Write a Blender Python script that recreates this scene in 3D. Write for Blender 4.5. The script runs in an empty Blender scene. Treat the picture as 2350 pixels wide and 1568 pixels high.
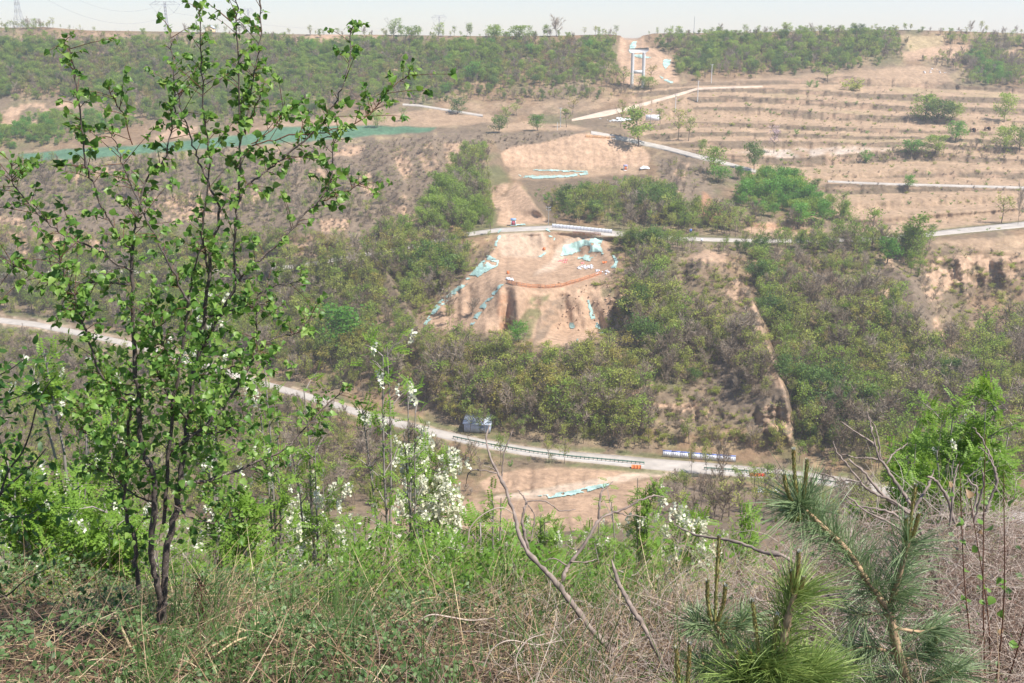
import bpy, math, random
import numpy as np
from mathutils import Vector
random.seed(7)
RNG = np.random.default_rng(11)
scene = bpy.context.scene
COL = scene.collection

# ------------------------------------------------------------------ camera, light, exposure
PITCH = math.radians(17.2)
CP, SP = math.cos(PITCH), math.sin(PITCH)
F, UC, VC = 2306.0, 1175.0, 784.0            # focal length in sheet units of 2350 x 1568
cam_data = bpy.data.cameras.new("camera")
cam_data.sensor_width = 36.0
cam_data.lens = 36.0 * F / 2350.0
cam_data.clip_start = 0.05
cam_data.clip_end = 20000.0
cam = bpy.data.objects.new("camera", cam_data)
cam.rotation_euler = (math.pi / 2 - PITCH, 0, 0)
COL.objects.link(cam)
scene.camera = cam

SUN_DIR = Vector((0.46, -0.27, 0.84)).normalized()      # towards the sun
SUN_EL = math.asin(SUN_DIR.z)
world = bpy.data.worlds.new("World")
scene.world = world
world.use_nodes = True
wn = world.node_tree
bg = wn.nodes["Background"]
sky = wn.nodes.new("ShaderNodeTexSky")
sky.sky_type = 'NISHITA'
sky.sun_disc = False
sky.sun_elevation = SUN_EL
sky.sun_rotation = math.atan2(SUN_DIR.x, SUN_DIR.y)
sky.altitude = 800
sky.air_density = 1.0
sky.dust_density = 0.3
sky.ozone_density = 2.5
wn.links.new(sky.outputs[0], bg.inputs[0])
bg.inputs[1].default_value = 0.083
sun_data = bpy.data.lights.new("sun", 'SUN')
sun_data.energy = 4.3
sun_data.angle = math.radians(0.6)
sun_data.color = (1.0, 0.955, 0.89)
sun = bpy.data.objects.new("sun", sun_data)
sun.rotation_euler = (-SUN_DIR).to_track_quat('-Z', 'Y').to_euler()
COL.objects.link(sun)
vs = scene.view_settings
vs.view_transform = 'Standard'
vs.look = 'None'
vs.exposure = 0.86
HAZE = 0.00030
vs.gamma = 1.0
vs.use_curve_mapping = False
scene.cycles.max_bounces = 6
scene.cycles.volume_bounces = 1
scene.cycles.transparent_max_bounces = 8

# ------------------------------------------------------------------ helpers
def ray(u, v):
    a = (np.asarray(u, float) - UC) / F
    b = (VC - np.asarray(v, float)) / F
    return np.stack(np.broadcast_arrays(a, CP + b * SP, -SP + b * CP), -1)

def PY(u, v, Y):
    """point of the place seen along (u, v) at ground distance Y"""
    r = ray(u, v)
    return r * (np.asarray(Y, float) / r[..., 1])[..., None]

def pxm(p):
    """sheet units per metre at a point"""
    return F / (p[1] * CP - p[2] * SP)

def hash2(ix, iy, seed):
    h = (ix.astype(np.int64) * 374761393 + iy.astype(np.int64) * 668265263 + seed * 1442695041) & 0x7fffffff
    h = ((h ^ (h >> 13)) * 1274126177) & 0x7fffffff
    return ((h ^ (h >> 16)) & 0xffff) / 65535.0

def vnoise(x, y, seed=0):
    x = np.asarray(x, float); y = np.asarray(y, float)
    ix, iy = np.floor(x), np.floor(y)
    fx, fy = x - ix, y - iy
    fx = fx * fx * (3 - 2 * fx); fy = fy * fy * (3 - 2 * fy)
    a = hash2(ix, iy, seed); b = hash2(ix + 1, iy, seed)
    c = hash2(ix, iy + 1, seed); d = hash2(ix + 1, iy + 1, seed)
    return (a + (b - a) * fx) * (1 - fy) + (c + (d - c) * fx) * fy

def fbm(x, y, seed=0, octv=4):
    s, amp, tot = 0.0, 1.0, 0.0
    for k in range(octv):
        s = s + amp * vnoise(x * 2 ** k, y * 2 ** k, seed + 17 * k)
        tot += amp; amp *= 0.5
    return s / tot * 2 - 1

def sstep(a, b, x):
    t = np.clip((x - a) / (b - a), 0, 1)
    return t * t * (3 - 2 * t)

def poly_sd(poly, x, y):
    """signed distance to a polygon, positive inside"""
    d = np.full(x.shape, 1e9); inside = np.zeros(x.shape, bool)
    n = len(poly)
    for i in range(n):
        x0, y0 = poly[i]; x1, y1 = poly[(i + 1) % n]
        ex, ey = x1 - x0, y1 - y0
        t = np.clip(((x - x0) * ex + (y - y0) * ey) / (ex * ex + ey * ey + 1e-9), 0, 1)
        d = np.minimum(d, np.hypot(x - x0 - t * ex, y - y0 - t * ey))
        if y0 != y1:
            c = ((y0 > y) != (y1 > y)) & (x < (x1 - x0) * (y - y0) / (y1 - y0) + x0)
            inside ^= c
    return np.where(inside, d, -d)

def line_d(pl, x, y):
    """distance to a polyline, and side (+ right of travel)"""
    d = np.full(x.shape, 1e9); side = np.zeros(x.shape)
    tt = np.zeros(x.shape)
    for i in range(len(pl) - 1):
        x0, y0 = pl[i]; x1, y1 = pl[i + 1]
        ex, ey = x1 - x0, y1 - y0
        t = np.clip(((x - x0) * ex + (y - y0) * ey) / (ex * ex + ey * ey + 1e-9), 0, 1)
        dd = np.hypot(x - x0 - t * ex, y - y0 - t * ey)
        m = dd < d
        d = np.where(m, dd, d)
        side = np.where(m, np.sign(-ey * (x - x0) + ex * (y - y0)), side)
        tt = np.where(m, (i + t) / (len(pl) - 1), tt)
    return d, side, tt

class MB:
    """collects vertices and faces, builds ONE mesh"""
    def __init__(self):
        self.v, self.f, self.m, self.n = [], [], [], 0
    def add(self, verts, faces, mat=0):
        verts = np.asarray(verts, float).reshape(-1, 3)
        faces = np.asarray(faces, int)
        self.v.append(verts); self.f.append(faces + self.n)
        self.m.append(np.full(len(faces), mat, int)); self.n += len(verts)
    def box(self, c, s, mat=0, rz=0.0, M=None):
        q = np.array([[x, y, z] for z in (-.5, .5) for y in (-.5, .5) for x in (-.5, .5)]) * np.asarray(s, float)
        if M is not None: q = q @ np.asarray(M).T
        if rz:
            cc, ss = math.cos(rz), math.sin(rz)
            q = q @ np.array([[cc, ss, 0], [-ss, cc, 0], [0, 0, 1]])
        self.add(q + np.asarray(c, float), [[0, 2, 3, 1], [4, 5, 7, 6], [0, 1, 5, 4], [2, 6, 7, 3], [0, 4, 6, 2], [1, 3, 7, 5]], mat)
    def bar(self, a, b, r, sides=4, mat=0):
        self.tube([a, b], [r, r], sides, mat)
    def tube(self, pts, rad, sides=5, mat=0, cap=True):
        p = np.asarray(pts, float); r = np.asarray(rad, float); n = len(p)
        t = np.gradient(p, axis=0); t /= np.linalg.norm(t, axis=1)[:, None] + 1e-9
        ref = np.array([0.0, 0.0, 1.0])
        if abs(t[:, 2]).mean() > 0.85: ref = np.array([1.0, 0.13, 0.0])
        a = np.cross(t, ref); a /= np.linalg.norm(a, axis=1)[:, None] + 1e-9
        b = np.cross(t, a)
        ang = np.arange(sides) * 2 * math.pi / sides
        ring = p[:, None] + r[:, None, None] * (np.cos(ang)[None, :, None] * a[:, None] + np.sin(ang)[None, :, None] * b[:, None])
        i = np.arange(n - 1)[:, None] * sides; j = np.arange(sides)[None]; k = (j + 1) % sides
        f = np.stack([i + j, i + k, i + sides + k, i + sides + j], -1).reshape(-1, 4)
        self.add(ring.reshape(-1, 3), f, mat)
        if cap and sides == 4:
            self.f.append(np.array([[0, 3, 2, 1]]) + self.n - n * sides); self.m.append(np.array([mat]))
            self.f.append(np.array([[0, 1, 2, 3]]) + self.n - sides); self.m.append(np.array([mat]))
    def leaves(self, tv, tf, pos, X, Yv, Z, scale, mat=0):
        """copies of one small shape: template verts, faces, and a frame for each copy"""
        pos = np.asarray(pos, float); n = len(pos)
        if n == 0: return
        tv = np.asarray(tv, float)
        sc = np.broadcast_to(np.asarray(scale, float), (n,))
        w = (tv[None, :, 0:1] * X[:, None] + tv[None, :, 1:2] * Yv[:, None] + tv[None, :, 2:3] * Z[:, None]) * sc[:, None, None] + pos[:, None]
        tf = np.asarray(tf, int)
        f = (tf[None] + (np.arange(n) * len(tv))[:, None, None]).reshape(-1, tf.shape[1])
        self.add(w.reshape(-1, 3), f, mat)
    def mesh(self, name, mats, smooth=False):
        me = bpy.data.meshes.new(name)
        if self.n:
            V = np.concatenate(self.v)
            tot = np.concatenate([np.full(len(f), f.shape[1]) for f in self.f])
            idx = np.concatenate([f.ravel() for f in self.f])
            me.vertices.add(len(V)); me.vertices.foreach_set("co", V.astype(np.float32).ravel())
            me.loops.add(len(idx)); me.loops.foreach_set("vertex_index", idx.astype(np.int32))
            me.polygons.add(len(tot))
            me.polygons.foreach_set("loop_start", np.concatenate([[0], np.cumsum(tot)[:-1]]).astype(np.int32))
            me.polygons.foreach_set("material_index", np.concatenate(self.m).astype(np.int32))
            if smooth: me.polygons.foreach_set("use_smooth", np.ones(len(tot), bool))
        for m in (mats if isinstance(mats, (list, tuple)) else [mats]): me.materials.append(m)
        me.update(calc_edges=True)
        return me
    def build(self, name, mats, parent=None, smooth=False):
        o = bpy.data.objects.new(name, self.mesh(name, mats, smooth))
        COL.objects.link(o)
        if parent is not None: o.parent = parent
        return o

def tag(o, label, cat, group=None):
    o['label'] = label; o['category'] = cat
    if group: o['group'] = group
    return o

def thing(name, label, cat, loc=(0, 0, 0), group=None, rz=0.0):
    o = bpy.data.objects.new(name, None); COL.objects.link(o)
    o.location = tuple(float(c) for c in loc); o.rotation_euler = (0, 0, rz)
    o.empty_display_size = 0.3
    return tag(o, label, cat, group)

def put(mesh, name, parent=None, loc=(0, 0, 0)):
    o = bpy.data.objects.new(name, mesh); COL.objects.link(o); o.location = loc
    if parent is not None: o.parent = parent
    return o

def unit(a):
    return a / (np.linalg.norm(a, axis=-1, keepdims=True) + 1e-9)

def frames(d, n):
    """leaf frames: Y along d, Z near n"""
    Y = unit(d); X = unit(np.cross(Y, n)); Z = np.cross(X, Y)
    return X, Y, Z

def rvec(n, rng=RNG):
    return unit(rng.normal(size=(n, 3)))

def smooth_path(pts, k=3):
    """Catmull-Rom through points (any columns)"""
    p = np.asarray(pts, float)
    if len(p) < 3: 
        t = np.linspace(0, 1, k + 1)[:, None]
        return p[0] * (1 - t) + p[1] * t
    q = np.vstack([2 * p[0] - p[1], p, 2 * p[-1] - p[-2]])
    out = []
    for i in range(1, len(q) - 2):
        for j in range(k):
            t = j / k
            out.append(0.5 * ((2 * q[i]) + (q[i + 1] - q[i - 1]) * t + (2 * q[i - 1] - 5 * q[i] + 4 * q[i + 1] - q[i + 2]) * t * t + (-q[i - 1] + 3 * q[i] - 3 * q[i + 1] + q[i + 2]) * t ** 3))
    out.append(p[-1])
    return np.array(out)

# ------------------------------------------------------------------ materials
def nodes_of(name):
    m = bpy.data.materials.new(name); m.use_nodes = True
    nt = m.node_tree; b = nt.nodes["Principled BSDF"]
    return m, nt, b

def mat(name, col, rough=0.85, var=0.18, scale=3.0, bump=0.0, metal=0.0, spec=0.3):
    """plain surface with procedural mottling and grain"""
    m, nt, b = nodes_of(name)
    b.inputs["Roughness"].default_value = rough; b.inputs["Metallic"].default_value = metal
    b.inputs["Specular IOR Level"].default_value = spec
    tc = nt.nodes.new("ShaderNodeTexCoord")
    no = nt.nodes.new("ShaderNodeTexNoise"); no.inputs["Scale"].default_value = scale; no.inputs["Detail"].default_value = 5
    nt.links.new(tc.outputs["Object"], no.inputs["Vector"])
    rp = nt.nodes.new("ShaderNodeValToRGB")
    lo = [c * (1 - var) for c in col]; hi = [min(1, c * (1 + var)) for c in col]
    rp.color_ramp.elements[0].position = 0.3; rp.color_ramp.elements[1].position = 0.7
    rp.color_ramp.elements[0].color = (*lo, 1); rp.color_ramp.elements[1].color = (*hi, 1)
    nt.links.new(no.outputs["Fac"], rp.inputs[0]); nt.links.new(rp.outputs[0], b.inputs["Base Color"])
    if bump:
        bp = nt.nodes.new("ShaderNodeBump"); bp.inputs["Strength"].default_value = bump
        nt.links.new(no.outputs["Fac"], bp.inputs["Height"]); nt.links.new(bp.outputs[0], b.inputs["Normal"])
    return m

def leaf_mat(name, cols, trans=0.35, rough=0.5, rnd='island', per_obj=0.25, spec=0.35):
    """foliage: colour varies from leaf to leaf and from plant to plant, light passes through"""
    m, nt, b = nodes_of(name)
    b.inputs["Roughness"].default_value = rough; b.inputs["Specular IOR Level"].default_value = spec
    ge = nt.nodes.new("ShaderNodeNewGeometry"); oi = nt.nodes.new("ShaderNodeObjectInfo")
    rp = nt.nodes.new("ShaderNodeValToRGB"); el = rp.color_ramp.elements
    while len(el) < len(cols): el.new(0.5)
    for i, c in enumerate(cols):
        el[i].position = i / max(1, len(cols) - 1); el[i].color = (*c, 1)
    mx = nt.nodes.new("ShaderNodeMath"); mx.operation = 'MULTIPLY_ADD'
    src = ge.outputs["Random Per Island"] if rnd == 'island' else oi.outputs["Random"]
    nt.links.new(src, mx.inputs[0]); mx.inputs[1].default_value = 1 - per_obj
    m2 = nt.nodes.new("ShaderNodeMath"); m2.operation = 'MULTIPLY'
    nt.links.new(oi.outputs["Random"], m2.inputs[0]); m2.inputs[1].default_value = per_obj
    nt.links.new(m2.outputs[0], mx.inputs[2]); nt.links.new(mx.outputs[0], rp.inputs[0])
    nt.links.new(rp.outputs[0], b.inputs["Base Color"])
    tr = nt.nodes.new("ShaderNodeBsdfTranslucent"); ms = nt.nodes.new("ShaderNodeMixShader")
    hs = nt.nodes.new("ShaderNodeHueSaturation"); hs.inputs["Value"].default_value = 1.25; hs.inputs["Hue"].default_value = 0.485
    nt.links.new(rp.outputs[0], hs.inputs["Color"]); nt.links.new(hs.outputs[0], tr.inputs["Color"])
    ms.inputs[0].default_value = trans
    out = nt.nodes["Material Output"]
    nt.links.new(b.outputs[0], ms.inputs[1]); nt.links.new(tr.outputs[0], ms.inputs[2]); nt.links.new(ms.outputs[0], out.inputs[0])
    return m

M = {}
M['bark_far'] = mat("bark_far", (0.14, 0.11, 0.085), var=0.3)
M['bark_pale'] = mat("bark_pale", (0.30, 0.26, 0.235), var=0.25, scale=9)
M['leaf_green'] = leaf_mat("leaf_green", [(0.19, 0.285, 0.042), (0.26, 0.38, 0.058), (0.35, 0.47, 0.085)], trans=.5, per_obj=0.85)
M['leaf_vivid'] = leaf_mat("leaf_vivid", [(0.10, 0.25, 0.030), (0.14, 0.33, 0.042), (0.19, 0.41, 0.060)], trans=.5, per_obj=0.85)
M['leaf_dark'] = leaf_mat("leaf_dark", [(0.09, 0.165, 0.034), (0.125, 0.22, 0.046), (0.18, 0.29, 0.062)], trans=.5, per_obj=0.85)
M['leaf_olive'] = leaf_mat("leaf_olive", [(0.25, 0.29, 0.06), (0.36, 0.41, 0.085), (0.48, 0.53, 0.12)], trans=.5, per_obj=0.85)
M['leaf_yellow'] = leaf_mat("leaf_yellow", [(0.33, 0.29, 0.065), (0.40, 0.36, 0.08), (0.47, 0.42, 0.11)], trans=.5, per_obj=0.85)
M['twig_brown'] = leaf_mat("twig_brown", [(0.22, 0.165, 0.11), (0.31, 0.245, 0.175), (0.42, 0.345, 0.265)], trans=0.2, per_obj=0.85)
M['twig_rust'] = leaf_mat("twig_rust", [(0.27, 0.17, 0.09), (0.33, 0.22, 0.12)], trans=0.1, per_obj=0.6)
M['blossom_pink'] = leaf_mat("blossom_pink", [(0.46, 0.33, 0.35), (0.60, 0.48, 0.50)], trans=0.2)
# ------------------------------------------------------------------ the ground: one sheet from the camera's feet to beyond the far ridge
U = np.arange(-900, 3252, 4.0); NU = len(U)
NR = 440
V0 = 1217.0
RIDGE = [(-900, 66), (0, 64), (100, 62), (200, 70), (330, 72), (480, 74), (700, 79), (870, 80), (1100, 83), (1290, 82), (1400, 79), (1424, 82), (1434, 92), (1462, 93), (1474, 82), (1500, 77), (1700, 75), (1850, 72), (2000, 68), (2100, 69), (2200, 72), (2350, 77), (3250, 80)]
vr = np.interp(U, *zip(*RIDGE))
ROAD = [(-900, 690), (-300, 718), (0, 735), (80, 744), (180, 764), (300, 790), (400, 817), (500, 847), (600, 880), (700, 908), (800, 940), (900, 968), (1000, 993), (1100, 1016), (1200, 1034), (1300, 1046), (1400, 1055), (1500, 1065), (1600, 1073), (1700, 1081), (1800, 1090), (1900, 1102), (2000, 1119), (2100, 1140), (2350, 1190), (3250, 1340)]
UPROAD = [(-900, 640), (0, 628), (190, 623), (330, 625), (560, 622), (690, 610), (830, 585), (900, 574), (970, 560), (1070, 538), (1140, 528), (1270, 522), (1330, 526), (1390, 534), (1480, 541), (1580, 548), (1750, 553), (1900, 552), (2000, 549), (2100, 541), (2200, 530), (2350, 515), (3250, 440)]
def ang_tan(v):
    r = ray(0, v); return -r[..., 2] / r[..., 1]
CTRL = {
 -900: [(1217,165),(690,352),(640,375),(540,400),(460,425),(370,455),(345,480),(300,500),(240,545),(100,600),(50,650)],
 0: [(1217,165),(733,336),(640,372),(540,400),(460,425),(370,455),(345,480),(300,500),(240,545),(100,600),(50,650)],
 600: [(1217,165),(880,270),(800,292),(700,318),(620,335),(540,360),(450,395),(340,445),(315,470),(270,520),(200,560),(100,610),(60,650)],
 1000: [(1217,165),(993,232),(900,247),(800,268),(700,297),(600,322),(540,342),(450,385),(320,450),(290,480),(265,510),(210,550),(90,615),(60,645)],
 1120: [(1217,165),(1019,226),(900,244),(800,262),(700,285),(650,300),(600,318),(530,340),(450,385),(400,415),(320,450),(290,478),(265,510),(210,550),(90,610),(60,640)],
 1160: [(1217,165),(1027,224),(900,242),(790,258),(760,279),(690,284),(660,289),(605,322),(588,330),(527,337),(500,355),(420,405),(395,440),(345,450),(305,460),(288,488),(240,525),(200,553),(140,590),(60,640)],
 1380: [(1217,165),(1053,218),(900,240),(790,258),(760,278),(690,283),(650,290),(605,322),(588,331),(537,339),(500,357),(410,420),(392,442),(325,455),(300,462),(285,490),(240,525),(200,553),(140,592),(60,640)],
 1480: [(1217,165),(1063,215.5),(900,240),(760,266),(640,296),(590,312),(541,341),(480,372),(410,418),(370,440),(325,460),(280,492),(240,525),(200,553),(140,592),(60,640)],
 1600: [(1217,165),(1073,213.5),(950,232),(750,268),(640,295),(590,306),(548,339),(480,370),(430,395),(370,425),(330,455),(200,548),(170,575),(60,640)],
 1800: [(1217,165),(1090,209.7),(950,232),(750,272),(600,318),(552,340),(500,362),(400,415),(330,460),(190,550),(170,580),(60,640)],
 2100: [(1217,165),(1140,196),(1000,222),(850,250),(700,280),(590,322),(541,344),(500,365),(400,420),(300,480),(220,535),(150,590),(60,640)],
 2200: [(1217,165),(1160,188),(1000,220),(850,250),(770,276),(695,311),(590,323),(530,350),(500,366),(400,422),(300,482),(220,538),(150,590),(60,640)],
 2350: [(1217,165),(1190,178),(1000,220),(850,250),(770,276),(700,312),(592,324),(515,360),(400,425),(300,485),(220,540),(150,590),(60,640)],
 3250: [(1300,150),(1217,165),(1000,220),(850,250),(700,285),(590,325),(515,360),(400,425),(300,485),(220,540),(150,590),(60,640)],
}
tt = np.linspace(0, 1, NR)
GV = V0 + (vr[None] - V0) * tt[:, None]          # rows run from the near foot up to the ridge
GU = np.broadcast_to(U[None], GV.shape).copy()
cu = sorted(CTRL)
tab = np.stack([np.interp(GV, *zip(*sorted(CTRL[c]))) for c in cu])      # depth of every node under each control column
k = np.clip(np.searchsorted(cu, U) - 1, 0, len(cu) - 2)
cua = np.array(cu, float)
w = (U - cua[k]) / (cua[k + 1] - cua[k])
jj = np.arange(NU)
GY = np.take_along_axis(tab, np.broadcast_to(k, GV.shape)[None], 0)[0] * (1 - w) + np.take_along_axis(tab, np.broadcast_to(k + 1, GV.shape)[None], 0)[0] * w
def blur(a, n):
    for _ in range(n):
        a = np.vstack([a[:1], (a[:-2] + 2 * a[1:-1] + a[2:]) / 4, a[-1:]])
        a = np.hstack([a[:, :1], (a[:, :-2] + 2 * a[:, 1:-1] + a[:, 2:]) / 4, a[:, -1:]])
    return a
GY = blur(GY, 6)

# spurs and gullies: crest line, metres towards the viewer, reach on the left and right of travel
SPURS = [
 ([(1590,562),(1640,600),(1672,640),(1722,682),(1745,740),(1770,820),(1800,900),(1818,992)], 15, 16, 170),
 ([(2030,600),(2100,655),(2140,715),(2168,800)], 11, 14, 130),
 ([(1182,418),(1210,450),(1245,495),(1264,522)], 12, 18, 55),
 ([(640,450),(800,590),(880,620),(930,700),(968,775)], 9, 14, 140),
 ([(905,440),(945,480),(966,522)], 8, 12, 70),
 ([(380,560),(470,640),(560,760)], 6, 60, 120),
 ([(1200,800),(1190,740),(1185,668),(1170,600)], 8, 130, 120),
 ([(1160,655),(1164,700),(1158,765)], -3.2, 24, 15),
 ([(1285,672),(1296,710),(1300,790)], -2.0, 22, 34),
 ([(1225,672),(1215,720),(1200,790)], -1.8, 26, 20),
 ([(1345,670),(1362,720),(1385,770)], -1.6, 24, 26),
 ([(1575,372),(1560,420),(1548,470)], 9, 80, 16),
 ([(990,300),(1000,360),(1030,440)], 8, 14, 80),
 ([(860,310),(900,380),(930,430)], 6, 14, 60),
 ([(1340,545),(1410,610),(1430,700)], 5, 60, 40),
 ([(2200,585),(2210,640),(2220,690)], 5, 30, 30),
 ([(2300,585),(2310,640)], 5, 20, 30),
 ([(150,250),(80,300),(0,330)], 6, 30, 30),
]
for pl, amp, wl, wr_ in SPURS:
    d, s, t = line_d(pl, GU, GV)
    wd = np.where(s > 0, wr_, wl)
    fade = (sstep(0, 0.12, t) * 0.7 + 0.3) * (1 - 0.75 * sstep(0.86, 1.0, t) * (amp > 10))
    prof = np.clip(1 - d / wd, 0, 1)
    prof = np.where(wd < 25, sstep(0, 1, prof), prof ** 1.3)
    GY -= amp * prof * fade

# terraces on the right: risers and treads
TER = [
 [(1440,204),(1600,190),(1750,185),(1950,176),(2150,186),(2350,200)],
 [(1440,214),(1600,201),(1800,205),(2000,214),(2200,222),(2350,228)],
 [(1440,236),(1600,222),(1700,220),(1900,231),(2100,244),(2350,250)],
 [(1440,262),(1600,244),(1700,243),(1850,254),(2000,264),(2350,280)],
 [(1440,296),(1560,281),(1700,280),(1850,289),(2100,298),(2350,304)],
 [(1440,312),(1560,304),(1700,302),(1850,308),(2100,314),(2350,322)],
 [(1500,332),(1600,326),(1750,322),(1950,327),(2100,326),(2350,344)],
 [(1600,352),(1800,362),(1950,352),(2100,346),(2350,368)],
 [(1700,388),(1850,405),(2000,394),(2200,386),(2350,388)],
 [(1820,420),(1950,421),(2050,424),(2200,427),(2350,431)],
 [(1860,462),(1950,468),(2100,456),(2350,444)],
 [(1900,500),(2050,496),(2150,490),(2350,478)],
 [(1990,545),(2100,532),(2200,522),(2350,506)],
]
TERR = [(1450,206),(1600,190),(1750,184),(1950,166),(2080,152),(2170,170),(2200,196),(2600,210),(2600,560),(2350,575),(2140,556),(1980,545),(1900,470),(1830,420),(1700,392),(1600,352),(1500,330),(1430,300),(1440,250)]
wob = 5 * fbm(GU / 90, GV / 40, 3)
tmask = sstep(-6, 8, poly_sd(TERR, GU, GV))
tv = np.stack([np.interp(U, *zip(*l)) for l in TER])             # edge line rows, top to bottom
frac = np.zeros(GV.shape); band = np.full(GV.shape, -1)
NY = GY.copy()
for b in range(len(TER) - 1):
    a0, a1 = tv[b][None], tv[b + 1][None]
    t = (GV + wob * 0.5 - a0) / (a1 - a0)
    m = (t >= 0) & (t < 1)
    frac = np.where(m, t, frac); band = np.where(m, b, band)
    # top part of a band (t small) is the riser of the terrace above; the lower part is the flat tread
    RF = 0.54
    g = np.where(t < RF, t / RF * 0.18, 0.18 + (t - RF) / (1 - RF) * 0.82)
    r_up = np.interp(U, *zip(*TER[b])); 
    # depth on the two edge lines, taken from the smooth field
    i0 = np.clip(((r_up - V0) / (vr - V0) * (NR - 1)), 0, NR - 1).astype(int)
    r_dn = np.interp(U, *zip(*TER[b + 1]))
    i1 = np.clip(((r_dn - V0) / (vr - V0) * (NR - 1)), 0, NR - 1).astype(int)
    y0, y1 = GY[i0, jj][None], GY[i1, jj][None]
    NY = np.where(m, y0 + (y1 - y0) * g, NY)
GY = GY * (1 - tmask) + NY * tmask
TREAD = tmask * (band >= 0) * (frac > 0.54)

# level roads
def road_band(pl, z, hw, soft):
    c = np.interp(U, *zip(*pl))[None]
    return 1 - sstep(hw, hw + np.asarray(soft), np.abs(GV - c))
wroad = road_band(ROAD, 0, 14, 70)
wup = road_band(UPROAD, 0, 7, np.where(GV > np.interp(U, *zip(*UPROAD))[None], (40 - 31 * sstep(1080, 1140, U) * sstep(1470, 1410, U))[None], 40))
tanv = ang_tan(GV)
def bed_z(pl):
    """height of a road bed in every column: the lie of the land, smoothed along the road"""
    c = np.interp(U, *zip(*pl)); i = np.clip((c - V0) / (vr - V0) * (NR - 1), 0, NR - 1.001)
    a = i.astype(int); f = i - a
    z = -(GY[a, jj] * (1 - f) + GY[a + 1, jj] * f) * ang_tan(c)
    kk = np.ones(61) / 61
    for _ in range(2): z = np.convolve(np.pad(z, 30, mode='edge'), kk, mode='valid')
    return z
ZR, ZU = bed_z(ROAD), bed_z(UPROAD)
GY = GY * (1 - wroad) + (-ZR[None] / tanv) * wroad
GY = GY * (1 - wup) + (-ZU[None] / tanv) * wup
flat = np.clip(1 - wroad - wup, 0, 1)

# ------------------------------------------------------------------ what covers the ground (the soil's own colours, plus shade painted on the earth nose)
C_SCRUB = np.array([0.20, 0.148, 0.10]); C_GREY = np.array([0.195, 0.147, 0.105])
C_STRAW = np.array([0.33, 0.25, 0.145]); C_LITTER = np.array([0.25, 0.165, 0.10])
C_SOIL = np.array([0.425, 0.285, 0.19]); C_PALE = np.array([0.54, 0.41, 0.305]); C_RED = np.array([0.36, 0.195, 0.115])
C_FIELD = np.array([0.355, 0.245, 0.16]); C_CROP = np.array([0.10, 0.19, 0.115]); C_TURF = np.array([0.12, 0.135, 0.055])
def lerp(a, b, w): return a * (1 - w[..., None]) + b * w[..., None]
WU = GU + 9 * fbm(GU / 34, GV / 30, 5, 3); WV = GV + 6 * fbm(GU / 30, GV / 26, 9, 3)
n1 = fbm(GU / 120, GV / 60, 21); n2 = fbm(GU / 28, GV / 16, 22); n3 = fbm(GU / 9, GV / 7, 23, 3)
AL = lerp(np.broadcast_to(C_LITTER, GV.shape + (3,)), C_SCRUB, sstep(-0.3, 0.3, n1))
AL = lerp(AL, C_STRAW, 0.55 * sstep(0.05, 0.5, n2))
AL = lerp(AL, C_TURF, 0.5 * sstep(0.1, 0.5, fbm(GU / 70, GV / 40, 31)))
CLIFF = np.zeros(GV.shape)
BARE = np.zeros(GV.shape)                                             # where nothing grows
def zone(poly, col, amt=1.0, soft=4, bare=1.0, warp=1.0, rough=0.0, cliff=0.0):
    global AL, BARE, CLIFF
    xs = [p[0] for p in poly]; ys = [p[1] for p in poly]
    u0 = max(0, int((min(xs) - 40 + 900) / 4)); u1 = min(NU, int((max(xs) + 40 + 900) / 4) + 1)
    sl = (slice(None), slice(u0, u1))
    x = GU[sl] * (1 - warp) + WU[sl] * warp; y = GV[sl] * (1 - warp) + WV[sl] * warp
    wgt = sstep(-soft, soft, poly_sd(poly, x, y)) * amt
    if rough: wgt = wgt * sstep(-rough, rough * 0.6, n2[sl] + 0.5 * n3[sl])
    AL[sl] = lerp(AL[sl], np.asarray(col), wgt)
    if cliff: CLIFF[sl] = np.maximum(CLIFF[sl], sstep(-16, 4, poly_sd(poly, x, y)) * cliff)
    BARE[sl] = np.maximum(BARE[sl] * (1 - wgt * (bare < 0)), wgt * max(bare, 0))
# dry purple grey scrub slopes
zone([(60,375),(560,330),(1040,300),(1120,300),(1060,470),(980,530),(700,540),(560,520),(100,540),(0,480),(0,380)], C_GREY, 0.9, 10, 0.75)
zone([(660,600),(900,600),(980,790),(940,800),(860,680)], C_GREY, 0.8, 10, 0.4)
zone([(1590,580),(1740,700),(1815,960),(1640,940),(1600,760)], C_GREY, 0.5, 40, 0.05)
zone([(2010,600),(2110,650),(2165,800),(2120,800),(2060,700)], C_GREY, 0.95, 8, 0.8)
zone([(1640,830),(1750,780),(1795,860),(1820,975),(1812,1004),(1730,965),(1650,930)], C_GREY, 0.9, 14, 0.97, 1.0)
zone([(1722,740),(1742,735),(1775,820),(1805,895),(1824,985),(1812,990),(1790,910),(1755,830)], C_SOIL * .95, 0.9, 3, 1, 0.4, 0.5, cliff=.5)
zone([(1130,305),(1360,296),(1340,312),(1240,330),(1150,350)], C_GREY, 1, 5, 0.8)
zone([(1500,360),(1620,370),(1640,450),(1590,500),(1520,440)], C_GREY, 0.9, 8, 0.5)
zone([(1640,395),(1850,430),(1960,440),(1900,470),(1680,420)], C_GREY, 0.9, 6, 0.5)
zone([(2140,370),(1950,345),(2350,345),(2350,375)], C_GREY, 0.6, 6, 0.4)
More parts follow.
